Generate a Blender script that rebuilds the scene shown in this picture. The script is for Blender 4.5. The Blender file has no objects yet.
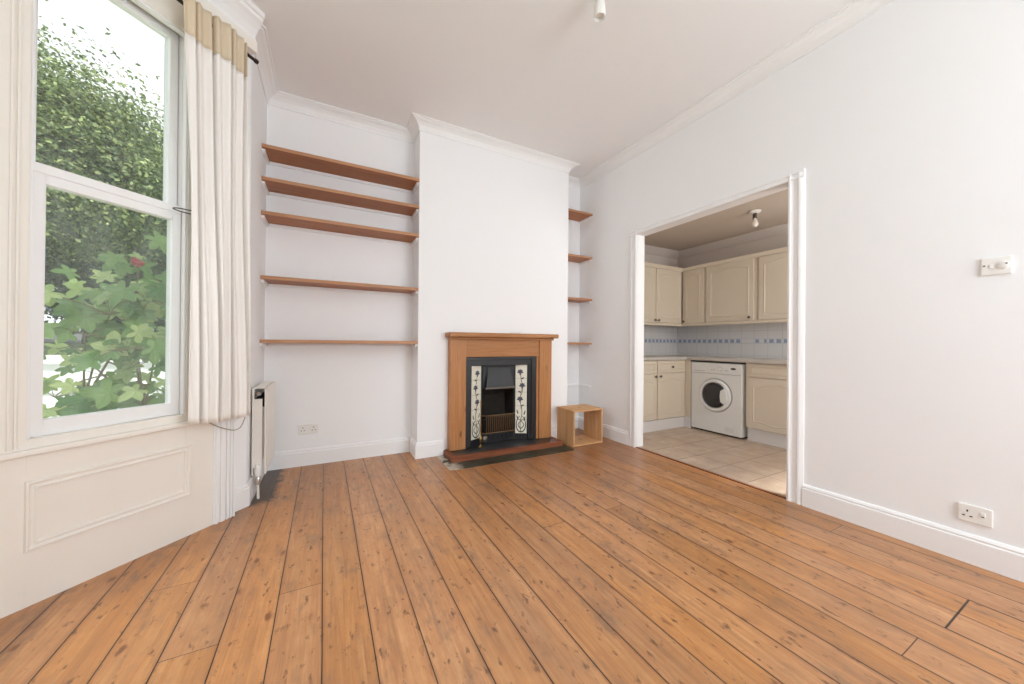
import bpy, bmesh, math, random
from mathutils import Vector, Matrix, noise as mnoise
PI = math.pi
random.seed(7)
scene = bpy.context.scene
COL = scene.collection
S2 = math.sqrt(2)

# ------------------------------------------------------------------ node helper
class NB:
    def __init__(s, name):
        s.m = bpy.data.materials.new(name); s.m.use_nodes = True
        s.nt = s.m.node_tree; s.nt.nodes.clear()
        s.out = s.nt.nodes.new('ShaderNodeOutputMaterial')
    def n(s, t, **k):
        x = s.nt.nodes.new(t)
        for a, b in k.items(): setattr(x, a, b)
        return x
    def put(s, sock, v):
        if isinstance(v, bpy.types.NodeSocket): s.nt.links.new(v, sock)
        elif v is not None:
            if hasattr(sock.default_value, '__len__') and not hasattr(v, '__len__'): v = (v,)*len(sock.default_value)
            if hasattr(v, '__len__') and len(sock.default_value) == 4 and len(v) == 3: v = (*v, 1)
            sock.default_value = v
    def m_(s, op, a, b=None, c=None, clamp=False):
        x = s.n('ShaderNodeMath', operation=op, use_clamp=clamp)
        s.put(x.inputs[0], a)
        if b is not None: s.put(x.inputs[1], b)
        if c is not None: s.put(x.inputs[2], c)
        return x.outputs[0]
    def pos(s):
        return s.n('ShaderNodeNewGeometry').outputs['Position']
    def obj(s):
        return s.n('ShaderNodeTexCoord').outputs['Object']
    def xyz(s, v):
        x = s.n('ShaderNodeSeparateXYZ'); s.put(x.inputs[0], v); return x.outputs
    def comb(s, a, b, c):
        x = s.n('ShaderNodeCombineXYZ')
        for i, v in enumerate((a, b, c)): s.put(x.inputs[i], v)
        return x.outputs[0]
    def vscale(s, v, sc):
        x = s.n('ShaderNodeVectorMath', operation='MULTIPLY'); s.put(x.inputs[0], v); s.put(x.inputs[1], sc); return x.outputs[0]
    def noise(s, v, scale=5, detail=3, rough=.5, dist=0):
        x = s.n('ShaderNodeTexNoise'); s.put(x.inputs['Vector'], v); s.put(x.inputs['Scale'], scale)
        x.inputs['Detail'].default_value = detail; x.inputs['Roughness'].default_value = rough; x.inputs['Distortion'].default_value = dist
        return x.outputs['Fac']
    def white(s, v):
        x = s.n('ShaderNodeTexWhiteNoise', noise_dimensions='3D'); s.put(x.inputs['Vector'], v); return x.outputs['Value']
    def ramp(s, f, *stops):
        x = s.n('ShaderNodeValToRGB'); s.put(x.inputs[0], f)
        e = x.color_ramp.elements
        while len(e) < len(stops): e.new(.5)
        for k, (p, c) in zip(e, stops):
            k.position = p; k.color = (*c, 1) if hasattr(c, '__len__') else (c, c, c, 1)
        return x.outputs[0]
    def mix(s, f, a, b, blend='MIX'):
        x = s.n('ShaderNodeMix', data_type='RGBA', blend_type=blend)
        s.put(x.inputs[0], f); s.put(x.inputs[6], a); s.put(x.inputs[7], b); return x.outputs[2]
    def maprange(s, v, a, b, c=0, d=1):
        x = s.n('ShaderNodeMapRange'); s.put(x.inputs[0], v)
        for i, q in enumerate((a, b, c, d)): x.inputs[i+1].default_value = q
        return x.outputs[0]
    def bump(s, h, strength=.3, dist=.01):
        x = s.n('ShaderNodeBump'); s.put(x.inputs['Height'], h); x.inputs['Strength'].default_value = strength
        x.inputs['Distance'].default_value = dist; return x.outputs[0]
    def bsdf(s, color, rough=.5, metal=0, normal=None, spec=.5, **k):
        p = s.n('ShaderNodeBsdfPrincipled'); s.put(p.inputs['Base Color'], color); s.put(p.inputs['Roughness'], rough)
        p.inputs['Metallic'].default_value = metal; p.inputs['Specular IOR Level'].default_value = spec
        if normal is not None: s.nt.links.new(normal, p.inputs['Normal'])
        for a, b in k.items(): s.put(p.inputs[a.replace('_', ' ')], b)
        return p.outputs[0]
    def fin(s, sh): s.nt.links.new(sh, s.out.inputs['Surface']); return s.m

def paint(name, c, rough=.6, var=.03, bump=.08, scale=6, spec=.4, metal=0):
    b = NB(name); p = b.pos()
    f = b.noise(p, scale, 4, .6)
    col = b.mix(f, tuple(v*(1-var) for v in c), tuple(min(1, v*(1+var)) for v in c))
    h = b.noise(p, 60, 3)
    return b.fin(b.bsdf(col, rough, metal, b.bump(h, bump, .004), spec))

def wood(name, c1, c2, axis=0, rough=.45, grain=1.0, knots=True):
    b = NB(name); p = b.pos()
    sc = [26, 26, 26]; sc[axis] = 1.6
    v = b.vscale(p, tuple(s_*grain for s_ in sc))
    g = b.noise(v, 1.0, 5, .6, 1.2)
    sc2 = [110, 110, 110]; sc2[axis] = 5
    g2 = b.noise(b.vscale(p, tuple(sc2)), 1.0, 2, .5)
    col = b.mix(b.maprange(g, .3, .7), c1, c2)
    col = b.mix(b.maprange(g2, .35, .75, 0, .35), col, tuple(v_*.55 for v_ in c1))
    if knots:
        vk = b.n('ShaderNodeTexVoronoi'); sck = [9, 9, 9]; sck[axis] = 3.2
        b.put(vk.inputs['Vector'], b.vscale(p, tuple(sck))); vk.inputs['Scale'].default_value = 1
        d = vk.outputs['Distance']
        col = b.mix(b.maprange(d, .05, .14, .75, 0), col, tuple(v_*.28 for v_ in c1))
    return b.fin(b.bsdf(col, rough, 0, b.bump(g2, .12, .002), .22))

M = {}
M['wall'] = paint('wall_paint_white', (.885, .89, .90), .75, .012, .10)
M['ceiling'] = paint('ceiling_paint', (.87, .865, .86), .85, .012, .05)
M['gloss'] = paint('white_gloss_paint', (.89, .89, .895), .35, .012, .05)
M['cream_gloss'] = paint('cream_gloss_paint', (.87, .835, .775), .38, .018, .08)
M['cornice'] = paint('cornice_paint', (.88, .88, .88), .6, .01, .03)
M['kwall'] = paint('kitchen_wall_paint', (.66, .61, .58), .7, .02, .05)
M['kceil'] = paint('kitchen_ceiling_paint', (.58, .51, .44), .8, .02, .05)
M['shelf'] = wood('stained_pine_shelf', (.36, .125, .040), (.50, .20, .070), 0, .4)
M['shelf_edge'] = wood('pine_shelf_edge', (.45, .22, .115), (.56, .31, .175), 0, .42, knots=False)
M['mantel_h'] = wood('waxed_pine_horizontal', (.40, .17, .062), (.49, .235, .10), 0, .38)
M['mantel_v'] = wood('waxed_pine_upright', (.44, .19, .072), (.53, .26, .11), 2, .38)
M['hearth_wood'] = wood('hearth_border_wood', (.20, .062, .030), (.30, .105, .050), 0, .4, knots=False)
M['crate_v'] = wood('raw_pine_upright', (.60, .34, .155), (.72, .45, .235), 2, .55, .6)
M['crate_h'] = wood('raw_pine_flat', (.60, .33, .15), (.72, .44, .22), 1, .55, .6)
M['iron'] = paint('black_cast_iron', (.014, .014, .016), .38, .2, .35, 20, .5)
M['soot'] = paint('sooty_firebrick', (.030, .024, .021), .9, .4, .5, 12, .2)
M['slate'] = paint('black_slate', (.030, .031, .034), .30, .3, .15, 10, .5)
M['brass'] = paint('aged_brass', (.36, .24, .09), .35, .15, .05, 30, .5, 1)
M['bronze'] = paint('dark_grate_bronze', (.17, .105, .055), .5, .3, .2, 30, .5, .7)
M['chrome'] = paint('brushed_metal', (.55, .54, .52), .3, .05, .02, 30, .5, 1)
M['pewter'] = paint('pewter_knob', (.16, .14, .12), .35, .1, .02, 30, .5, .8)
M['white_plastic'] = paint('white_plastic', (.84, .83, .80), .35, .01, .02)
M['old_plastic'] = paint('cream_plastic', (.83, .82, .79), .4, .01, .02)
M['dark'] = paint('dark_gap', (.02, .018, .016), .8, .1, .0)
M['appliance'] = paint('white_enamel', (.80, .81, .80), .25, .006, .01)
M['appliance_grey'] = paint('grey_trim', (.50, .50, .50), .35, .01, .01)
M['cabinet'] = paint('cream_cabinet_vinyl', (.70, .63, .52), .45, .012, .02)
M['worktop'] = paint('pale_speckled_worktop', (.55, .52, .48), .3, .12, .02, 160)
M['plinth'] = paint('white_plinth', (.76, .75, .75), .45, .01, .02)
M['rod'] = paint('dark_bronze_rod', (.045, .032, .028), .4, .1, .02, 20, .5, .6)
M['wire'] = paint('black_wire', (.012, .012, .014), .4, .1, 0)
M['radiator'] = paint('radiator_enamel', (.80, .77, .72), .35, .02, .02)
M['cable'] = paint('grey_cable', (.42, .36, .29), .5, .05, 0)
M['render_white'] = paint('white_masonry', (.82, .82, .80), .8, .04, .2)
M['rubber'] = paint('black_rubber', (.02, .02, .02), .7, .1, .1)
M['carpaint'] = paint('silver_car_paint', (.62, .65, .70), .25, .02, 0, 5, .5, .2)
M['carglass'] = paint('dark_car_glass', (.04, .06, .08), .1, .02, 0)
M['vanblue'] = paint('blue_panel_paint', (.10, .42, .62), .35, .02, 0)
M['asphalt'] = paint('asphalt', (.28, .28, .28), .9, .15, .3, 3)
M['lawn'] = paint('garden_ground', (.16, .22, .09), .9, .4, .5, 4)
M['bark'] = paint('tree_bark', (.07, .055, .042), .9, .4, .7, 14)
M['stem'] = paint('woody_stem', (.16, .12, .06), .7, .2, .2, 20)
M['flower'] = paint('red_bloom', (.40, .05, .06), .6, .2, .1, 40)

def leafmat(name, a, b_, c, scale=1.2, trans=.35):
    b = NB(name); p = b.pos()
    ri = b.n('ShaderNodeNewGeometry').outputs['Random Per Island']
    f = b.m_('ADD', b.m_('MULTIPLY', b.noise(p, scale, 4, .65), .55), b.m_('MULTIPLY', ri, .45))
    col = b.mix(b.maprange(f, .25, .72), a, b_)
    col = b.mix(b.maprange(ri, .62, 1.0), col, c)
    d = b.bsdf(col, .5, 0, None, .4)
    t = b.n('ShaderNodeBsdfTranslucent'); b.put(t.inputs[0], col)
    mx = b.n('ShaderNodeMixShader'); mx.inputs[0].default_value = trans
    b.nt.links.new(d, mx.inputs[1]); b.nt.links.new(t.outputs[0], mx.inputs[2])
    return b.fin(mx.outputs[0])
M['leaf_tree'] = leafmat('tree_leaves', (.05, .095, .033), (.18, .25, .080), (.44, .50, .21), .9)
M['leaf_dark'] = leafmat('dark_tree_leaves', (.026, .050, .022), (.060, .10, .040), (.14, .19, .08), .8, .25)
M['leaf_bush'] = leafmat('lobed_shrub_leaves', (.09, .20, .055), (.28, .40, .13), (.46, .53, .22), 6, .4)

def fabric(name, c, trans=.25):
    b = NB(name); p = b.pos()
    z = b.xyz(p)
    w = b.noise(b.vscale(p, (300, 300, 40)), 1, 2)
    col = b.mix(w, tuple(v*.96 for v in c), c)
    d = b.bsdf(col, .9, 0, b.bump(w, .1, .001), .1)
    t = b.n('ShaderNodeBsdfTranslucent'); b.put(t.inputs[0], tuple(v for v in c))
    mx = b.n('ShaderNodeMixShader'); mx.inputs[0].default_value = trans
    b.nt.links.new(d, mx.inputs[1]); b.nt.links.new(t.outputs[0], mx.inputs[2])
    return b.fin(mx.outputs[0])
M['curtain'] = fabric('cream_curtain_cotton', (.96, .935, .90), .10)
M['curtain_top'] = fabric('beige_curtain_band', (.82, .71, .54), .2)

def glassmat(name, dust, tint=(.96, .98, .97)):
    b = NB(name)
    tr = b.n('ShaderNodeBsdfTransparent'); b.put(tr.inputs[0], tint)
    gl = b.n('ShaderNodeBsdfGlossy'); b.put(gl.inputs[0], (1, 1, 1)); gl.inputs['Roughness'].default_value = .03
    fr = b.n('ShaderNodeFresnel'); bf = b.n('ShaderNodeNewGeometry').outputs['Backfacing']
    b.put(fr.inputs[0], b.m_('ADD', 1.45, b.m_('MULTIPLY', bf, 1/1.45-1.45)))
    mx = b.n('ShaderNodeMixShader'); b.nt.links.new(fr.outputs[0], mx.inputs[0])
    b.nt.links.new(tr.outputs[0], mx.inputs[1]); b.nt.links.new(gl.outputs[0], mx.inputs[2])
    if dust <= 0: return b.fin(mx.outputs[0])
    d = b.n('ShaderNodeBsdfTranslucent'); b.put(d.inputs[0], (.8, .82, .8))
    p = b.pos()
    f = b.noise(b.vscale(p, (14, 14, 5)), 1, 5, .65)
    f2 = b.m_('MULTIPLY', b.maprange(f, .35, .75, .35, 1.3), dust)
    m2 = b.n('ShaderNodeMixShader'); b.nt.links.new(f2, m2.inputs[0])
    b.nt.links.new(mx.outputs[0], m2.inputs[1]); b.nt.links.new(d.outputs[0], m2.inputs[2])
    return b.fin(m2.outputs[0])
M['glass'] = glassmat('window_glass', .045)
M['glass_dusty'] = glassmat('dusty_window_glass', .085)
M['clear'] = glassmat('clear_glass', 0, (.99, .995, .99))
def bulbmat():
    b = NB('pearl_bulb_glass')
    return b.fin(b.bsdf((.82, .78, .72), .25, 0, None, .5))
M['bulb'] = bulbmat()

# floor boards -------------------------------------------------------------
def floor_mat():
    b = NB('stripped_pine_floorboards'); p = b.pos(); X, Y, Z = b.xyz(p)[:3]
    W = .156
    wob = b.m_('MULTIPLY', b.m_('SUBTRACT', b.noise(b.comb(0, Y, 0), .8, 2), .5), .006)
    u = b.m_('DIVIDE', b.m_('ADD', b.m_('ADD', X, wob), b.m_('ADD', b.m_('MULTIPLY', Y, .009), -.003)), W)
    bi = b.m_('FLOOR', u); fx = b.m_('SUBTRACT', u, bi)
    r1 = b.white(b.comb(bi, 3.3, 1.7))
    L = 4.7
    yy = b.m_('DIVIDE', b.m_('ADD', Y, b.m_('MULTIPLY', r1, 9.0)), L)
    si = b.m_('FLOOR', yy); fy = b.m_('SUBTRACT', yy, si)
    r2 = b.white(b.comb(bi, si, 5.1)); r3 = b.white(b.comb(bi, si, 9.7))
    # grain
    off = b.m_('MULTIPLY', r2, 37.0)
    gv = b.comb(b.m_('ADD', b.m_('MULTIPLY', X, 38), off), b.m_('ADD', b.m_('MULTIPLY', Y, 1.7), off), off)
    g = b.noise(gv, 1, 5, .62, 1.0)
    gv2 = b.comb(b.m_('ADD', b.m_('MULTIPLY', X, 170), off), b.m_('MULTIPLY', Y, 6), off)
    g2 = b.noise(gv2, 1, 3, .6)
    big = b.noise(b.vscale(p, (3.5, 1.4, 1)), 1, 4, .6)
    c = b.ramp(g, (.25, (.43, .177, .063)), (.5, (.55, .256, .098)), (.78, (.65, .350, .155)))
    c = b.mix(b.maprange(g2, .45, .75, 0, .38), c, (.32, .13, .05))
    tone = b.m_('ADD', .88, b.m_('MULTIPLY', r2, .20))
    hsv = b.n('ShaderNodeHueSaturation'); b.put(hsv.inputs['Value'], tone); b.put(hsv.inputs['Color'], c)
    b.put(hsv.inputs['Saturation'], b.m_('ADD', .92, b.m_('MULTIPLY', r3, .13)))
    c = hsv.outputs[0]
    c = b.mix(b.maprange(big, .46, .68, 0, .50), c, (.30, .155, .082))
    mot = b.noise(b.vscale(p, (16, 9, 1)), 1, 5, .72)
    c = b.mix(b.maprange(mot, .40, .66, 0, .42), c, (.36, .165, .070))
    strk = b.noise(b.comb(b.m_('MULTIPLY', X, 22), b.m_('MULTIPLY', Y, 1.1), off), 1, 3, .6)
    c = b.mix(b.maprange(strk, .56, .74, 0, .5), c, (.26, .135, .075))
    # greyish wear
    wear = b.noise(b.vscale(p, (9, 3.2, 1)), 1, 5, .7)
    c = b.mix(b.maprange(wear, .53, .70, 0, .65), c, (.20, .125, .085))
    # small dark scuffs
    sc = b.noise(b.vscale(p, (34, 15, 1)), 1, 3, .6)
    c = b.mix(b.maprange(sc, .60, .70, 0, .8), c, (.13, .060, .035))
    # knots
    vk = b.n('ShaderNodeTexVoronoi'); b.put(vk.inputs['Vector'], b.comb(b.m_('ADD', b.m_('MULTIPLY', X, 9.5), off), b.m_('MULTIPLY', Y, 5.2), off))
    vk.inputs['Scale'].default_value = 1
    kd = b.m_('ADD', vk.outputs['Distance'], b.m_('MULTIPLY', b.m_('SUBTRACT', sc, .5), .35))
    vr = b.xyz(vk.outputs['Color'])[0]
    sel = b.m_('GREATER_THAN', vr, .55)
    km = b.m_('MULTIPLY', b.maprange(kd, .05, .14, .85, 0), sel)
    c = b.mix(km, c, (.10, .038, .024))
    halo = b.m_('MULTIPLY', b.maprange(kd, .08, .26, .35, 0), sel)
    c = b.mix(halo, c, (.36, .15, .06))
    # nails
    ny = b.m_('SUBTRACT', b.m_('FRACT', b.m_('DIVIDE', Y, .42)), .5)
    nd1 = b.m_('MULTIPLY', b.m_('SUBTRACT', b.m_('ABSOLUTE', b.m_('SUBTRACT', fx, .5)), .34), W)
    nd2 = b.m_('MULTIPLY', b.m_('ADD', ny, b.m_('MULTIPLY', b.m_('SUBTRACT', r1, .5), .1)), .42)
    nd = b.m_('SQRT', b.m_('ADD', b.m_('MULTIPLY', nd1, nd1), b.m_('MULTIPLY', nd2, nd2)))
    c = b.mix(b.m_('MULTIPLY', b.maprange(nd, .0025, .006, .7, 0), b.m_('GREATER_THAN', b.noise(b.comb(b.m_('MULTIPLY', bi, 3.3), b.m_('MULTIPLY', Y, 1.9), 4), 1, 2), .52)), c, (.06, .035, .028))
    # gaps between boards
    e = b.m_('MULTIPLY', b.m_('SUBTRACT', .5, b.m_('ABSOLUTE', b.m_('SUBTRACT', fx, .5))), W)
    gw = b.m_('ADD', .0004, b.m_('MULTIPLY', b.noise(b.comb(b.m_('MULTIPLY', bi, 7.7), b.m_('MULTIPLY', Y, .9), 0), 1, 2), .0024))
    gap = b.m_('SUBTRACT', 1.0, b.m_('SMOOTH_MIN', 1.0, b.m_('DIVIDE', e, gw), .1), clamp=True)
    gap = b.maprange(b.m_('DIVIDE', e, gw), .7, 1.5, 1, 0)
    ej = b.m_('MULTIPLY', b.m_('SUBTRACT', .5, b.m_('ABSOLUTE', b.m_('SUBTRACT', fy, .5))), L)
    gapj = b.maprange(ej, .0008, .0022, .8, 0)
    G = b.m_('MAXIMUM', gap, gapj)
    c = b.mix(b.maprange(e, .002, .012, .35, 0), c, (.22, .10, .05))
    c = b.mix(G, c, (.022, .014, .010))
    # dark ragged-edged patch under the radiator, stained boards in front of the hearth
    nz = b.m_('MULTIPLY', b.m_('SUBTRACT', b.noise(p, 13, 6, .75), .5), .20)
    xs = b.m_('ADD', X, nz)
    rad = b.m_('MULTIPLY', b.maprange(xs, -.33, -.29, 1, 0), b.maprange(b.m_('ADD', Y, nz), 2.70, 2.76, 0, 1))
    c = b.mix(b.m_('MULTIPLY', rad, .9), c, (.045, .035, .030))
    hs = b.m_('MULTIPLY', b.maprange(b.m_('ADD', b.m_('ABSOLUTE', b.m_('SUBTRACT', X, 1.9)), nz), .5, 1.2, 1, 0), b.maprange(b.m_('ADD', Y, nz), 1.7, 2.8, 0, 1))
    c = b.mix(b.m_('MULTIPLY', hs, .62), c, (.22, .088, .040))
    # an access hatch cut in the boards
    def box_edge(x0, x1, y0, y1, w):
        dx = b.m_('SUBTRACT', b.m_('ABSOLUTE', b.m_('SUBTRACT', X, (x0+x1)/2)), (x1-x0)/2)
        dy = b.m_('SUBTRACT', b.m_('ABSOLUTE', b.m_('SUBTRACT', Y, (y0+y1)/2)), (y1-y0)/2)
        d = b.m_('ABSOLUTE', b.m_('MAXIMUM', dx, dy))
        return b.maprange(d, w*.5, w*1.4, 1, 0)
    c = b.mix(box_edge(2.028, 2.340, -.9, .398, .0032), c, (.02, .013, .01))
    rough = b.m_('ADD', .20, b.m_('MULTIPLY', b.noise(b.vscale(p, (8, 3, 1)), 1, 4), .26))
    h = b.m_('SUBTRACT', b.m_('MULTIPLY', g2, .12), G)
    nrm = b.bump(h, .5, .003)
    return b.fin(b.bsdf(c, rough, 0, nrm, .45))
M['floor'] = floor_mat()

def tile_floor_mat():
    b = NB('beige_floor_tiles'); p = b.pos(); X, Y, Z = b.xyz(p)[:3]; T = .292
    u = b.m_('DIVIDE', b.m_('SUBTRACT', X, 3.375), T); v = b.m_('DIVIDE', b.m_('SUBTRACT', Y, 1.51), T)
    iu, iv = b.m_('FLOOR', u), b.m_('FLOOR', v)
    r = b.white(b.comb(iu, iv, 2))
    n = b.noise(p, 7, 5, .65)
    c = b.ramp(n, (.3, (.46, .335, .245)), (.7, (.64, .52, .415)))
    c = b.mix(b.m_('MULTIPLY', r, .35), c, (.47, .36, .27))
    eu = b.m_('SUBTRACT', .5, b.m_('ABSOLUTE', b.m_('SUBTRACT', b.m_('FRACT', u), .5)))
    ev = b.m_('SUBTRACT', .5, b.m_('ABSOLUTE', b.m_('SUBTRACT', b.m_('FRACT', v), .5)))
    g = b.maprange(b.m_('MINIMUM', eu, ev), .010, .020, 1, 0)
    c = b.mix(b.m_('MULTIPLY', g, .8), c, (.27, .19, .14))
    return b.fin(b.bsdf(c, .35, 0, b.bump(b.m_('SUBTRACT', 1, g), .3, .003), .45))
M['ktile'] = tile_floor_mat()

def wall_tile_mat(axis):
    b = NB('white_wall_tiles_blue_border'); p = b.pos(); X, Y, Z = b.xyz(p)[:3]
    A = X if axis == 0 else Y
    T = .15
    u = b.m_('DIVIDE', A, T); v = b.m_('DIVIDE', b.m_('SUBTRACT', Z, 1.065), T)
    eu = b.m_('SUBTRACT', .5, b.m_('ABSOLUTE', b.m_('SUBTRACT', b.m_('FRACT', u), .5)))
    ev = b.m_('SUBTRACT', .5, b.m_('ABSOLUTE', b.m_('SUBTRACT', b.m_('FRACT', v), .5)))
    g = b.maprange(b.m_('MINIMUM', eu, ev), .010, .025, 1, 0)
    c = b.mix(b.noise(p, 4, 3), (.66, .665, .68), (.72, .725, .735))
    c = b.mix(g, c, (.55, .55, .56))
    # border: pairs of small blue blocks
    s_ = b.m_('FRACT', b.m_('DIVIDE', A, .075))
    inb = b.m_('MULTIPLY', b.maprange(s_, .14, .2, 0, 1), b.maprange(s_, .78, .84, 1, 0))
    zz = b.m_('ABSOLUTE', b.m_('SUBTRACT', Z, 1.088))
    inb = b.m_('MULTIPLY', inb, b.maprange(zz, .020, .025, 1, 0))
    if axis == 1:
        def gap(y0, y1): return b.m_('SUBTRACT', 1, b.m_('MULTIPLY', b.m_('GREATER_THAN', A, y0), b.m_('LESS_THAN', A, y1)))
        inb = b.m_('MULTIPLY', inb, b.m_('MULTIPLY', gap(2.40, 2.545), gap(2.29, 2.345)))
    blue = b.mix(b.noise(p, 60, 3), (.10, .17, .38), (.36, .45, .64))
    c = b.mix(b.m_('MULTIPLY', inb, .85), c, blue)
    c = b.mix(b.m_('MULTIPLY', b.maprange(b.m_('ABSOLUTE', b.m_('SUBTRACT', zz, .032)), .001, .003, 1, 0), .6), c, (.42, .46, .58))
    return b.fin(b.bsdf(c, .2, 0, None, .5))
M['wtile_x'] = wall_tile_mat(0); M['wtile_y'] = wall_tile_mat(1)
def strip_mat():
    b = NB('old_dark_green_hearth_strip'); p = b.pos(); X, Y, Z = b.xyz(p)[:3]
    n = b.noise(b.vscale(p, (6, 60, 1)), 1, 4, .7)
    c = b.ramp(n, (.40, (.010, .014, .010)), (.62, (.06, .07, .045)), (.75, (.34, .33, .26)))
    ends = b.maprange(b.m_('ADD', X, b.m_('MULTIPLY', b.noise(p, 18, 4), .12)), 1.0, 1.10, 1, 0)
    n2 = b.noise(p, 13, 4)
    c = b.mix(b.m_('MULTIPLY', ends, b.maprange(n2, .42, .52)), c, (.50, .44, .36))
    return b.fin(b.bsdf(c, .4, 0, None, .5))
M['strip'] = strip_mat()

# ------------------------------------------------------------------ mesh helpers
INV = {}
def world_of(parent):
    m = Matrix.Identity(4)
    o = parent
    chain = []
    while o is not None: chain.append(o); o = o.parent
    for o in reversed(chain):
        m = m @ (Matrix.Translation(o.location) @ Matrix.Rotation(o.rotation_euler.z, 4, 'Z'))
    return m
def empty(name, loc=(0, 0, 0), rz=0, label=None, cat=None, group=None, kind=None):
    o = bpy.data.objects.new(name, None); COL.objects.link(o)
    o.location = loc; o.rotation_euler = (0, 0, rz); o.empty_display_size = .05
    return tag(o, label, cat, group, kind)
def tag(o, label=None, cat=None, group=None, kind=None):
    if label: o['label'] = label
    if cat: o['category'] = cat
    if group: o['group'] = group
    if kind: o['kind'] = kind
    return o
def build(name, bm, mat, parent=None, local=False, smooth=False, bevel=0, seg=2, angle=35):
    """bm in world coordinates (local=False) or in the parent's frame"""
    if parent is not None and not local:
        bm.transform(world_of(parent).inverted())
    bmesh.ops.remove_doubles(bm, verts=bm.verts, dist=1e-6)
    bmesh.ops.recalc_face_normals(bm, faces=bm.faces)
    if bevel > 0:
        es = [e for e in bm.edges if len(e.link_faces) == 2 and e.calc_face_angle(0) > math.radians(angle)]
        if es: bmesh.ops.bevel(bm, geom=es, offset=bevel, segments=seg, profile=.5, affect='EDGES', clamp_overlap=True)
    me = bpy.data.meshes.new(name); bm.to_mesh(me); bm.free()
    mats = mat if isinstance(mat, (list, tuple)) else [mat]
    for m in mats: me.materials.append(M[m] if isinstance(m, str) else m)
    if smooth:
        for q in me.polygons: q.use_smooth = True
        try: me.set_sharp_from_angle(angle=math.radians(40))
        except Exception: pass
    o = bpy.data.objects.new(name, me); COL.objects.link(o)
    if parent is not None: o.parent = parent
    return o
def struct(name, bm, mat, parent=None, **k):
    o = build(name, bm, mat, parent, **k)
    if parent is None: o['kind'] = 'structure'
    return o
def nb(): return bmesh.new()
def box(bm, x0, x1, y0, y1, z0, z1, mi=0):
    v = [bm.verts.new((x, y, z)) for x in (x0, x1) for y in (y0, y1) for z in (z0, z1)]
    F = [(0, 1, 3, 2), (4, 6, 7, 5), (0, 4, 5, 1), (2, 3, 7, 6), (0, 2, 6, 4), (1, 5, 7, 3)]
    for f in F:
        q = bm.faces.new([v[i] for i in f]); q.material_index = mi
    return v
def mbox(*a): bm = nb(); box(bm, *a); return bm
def prism(bm, pts, z0, z1, mi=0):
    n = len(pts)
    a = [bm.verts.new((x, y, z0)) for x, y in pts]; c = [bm.verts.new((x, y, z1)) for x, y in pts]
    for i in range(n):
        q = bm.faces.new((a[i], a[(i+1) % n], c[(i+1) % n], c[i])); q.material_index = mi
    bm.faces.new(a[::-1]).material_index = mi; bm.faces.new(c).material_index = mi
def extr(bm, pts3, vec, mi=0):
    """planar polygon of 3-D points extruded by vec"""
    vec = Vector(vec); a = [bm.verts.new(p) for p in pts3]; c = [bm.verts.new(Vector(p)+vec) for p in pts3]
    n = len(a)
    for i in range(n): bm.faces.new((a[i], a[(i+1) % n], c[(i+1) % n], c[i])).material_index = mi
    bm.faces.new(a[::-1]).material_index = mi; bm.faces.new(c).material_index = mi
def sweep(bm, path, prof, closed=False, side=1):
    """profile (d, z): d = distance into the room (right of the path)"""
    n = len(path); rings = []
    P = [Vector((p[0], p[1])) for p in path]
    for i in range(n):
        def nrm(a, b):
            d = (b-a).normalized(); return Vector((d.y, -d.x))*side
        if closed: n1, n2 = nrm(P[i-1], P[i]), nrm(P[i], P[(i+1) % n])
        elif i == 0: n1 = n2 = nrm(P[0], P[1])
        elif i == n-1: n1 = n2 = nrm(P[-2], P[-1])
        else: n1, n2 = nrm(P[i-1], P[i]), nrm(P[i], P[i+1])
        m = (n1+n2); m = m/ max(1e-6, m.dot(n1))
        if m.length > 3: m = m.normalized()*3
        rings.append([bm.verts.new((P[i].x+m.x*d, P[i].y+m.y*d, z)) for d, z in prof])
    k = len(prof)
    for i in range(n if closed else n-1):
        a, c = rings[i], rings[(i+1) % n]
        for j in range(k): bm.faces.new((a[j], a[(j+1) % k], c[(j+1) % k], c[j]))
    if not closed:
        bm.faces.new(rings[0][::-1]); bm.faces.new(rings[-1])
def tube(bm, pts, r, n=8, closed=False):
    P = [Vector(p) for p in pts]; rings = []
    R = r if hasattr(r, '__len__') else [r]*len(P)
    up = None
    for i, p in enumerate(P):
        if closed: d = (P[(i+1) % len(P)]-P[i-1])
        else: d = (P[min(i+1, len(P)-1)]-P[max(i-1, 0)])
        d.normalize()
        if up is None: up = Vector((0, 0, 1)) if abs(d.z) < .9 else Vector((1, 0, 0))
        a = d.cross(up).normalized(); up = a.cross(d).normalized()
        rings.append([bm.verts.new(p+(a*math.cos(t)+up*math.sin(t))*R[i]) for t in [2*PI*k/n for k in range(n)]])
    m = len(P)
    for i in range(m if closed else m-1):
        a, c = rings[i], rings[(i+1) % m]
        for j in range(n): bm.faces.new((a[j], a[(j+1) % n], c[(j+1) % n], c[j]))
    if not closed: bm.faces.new(rings[0][::-1]); bm.faces.new(rings[-1])
def lathe(bm, prof, c, axis='z', n=24):
    """prof (r, h) revolved about an axis through c"""
    c = Vector(c); rings = []
    for r, h in prof:
        ring = []
        for k in range(n):
            t = 2*PI*k/n; a, b_ = r*math.cos(t), r*math.sin(t)
            v = {'z': (a, b_, h), 'x': (h, a, b_), 'y': (a, h, b_)}[axis]
            ring.append(bm.verts.new(c+Vector(v)))
        rings.append(ring)
    for i in range(len(rings)-1):
        for j in range(n): bm.faces.new((rings[i][j], rings[i][(j+1) % n], rings[i+1][(j+1) % n], rings[i+1][j]))
    if prof[0][0] > 1e-5: bm.faces.new(rings[0][::-1])
    if prof[-1][0] > 1e-5: bm.faces.new(rings[-1])

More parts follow.
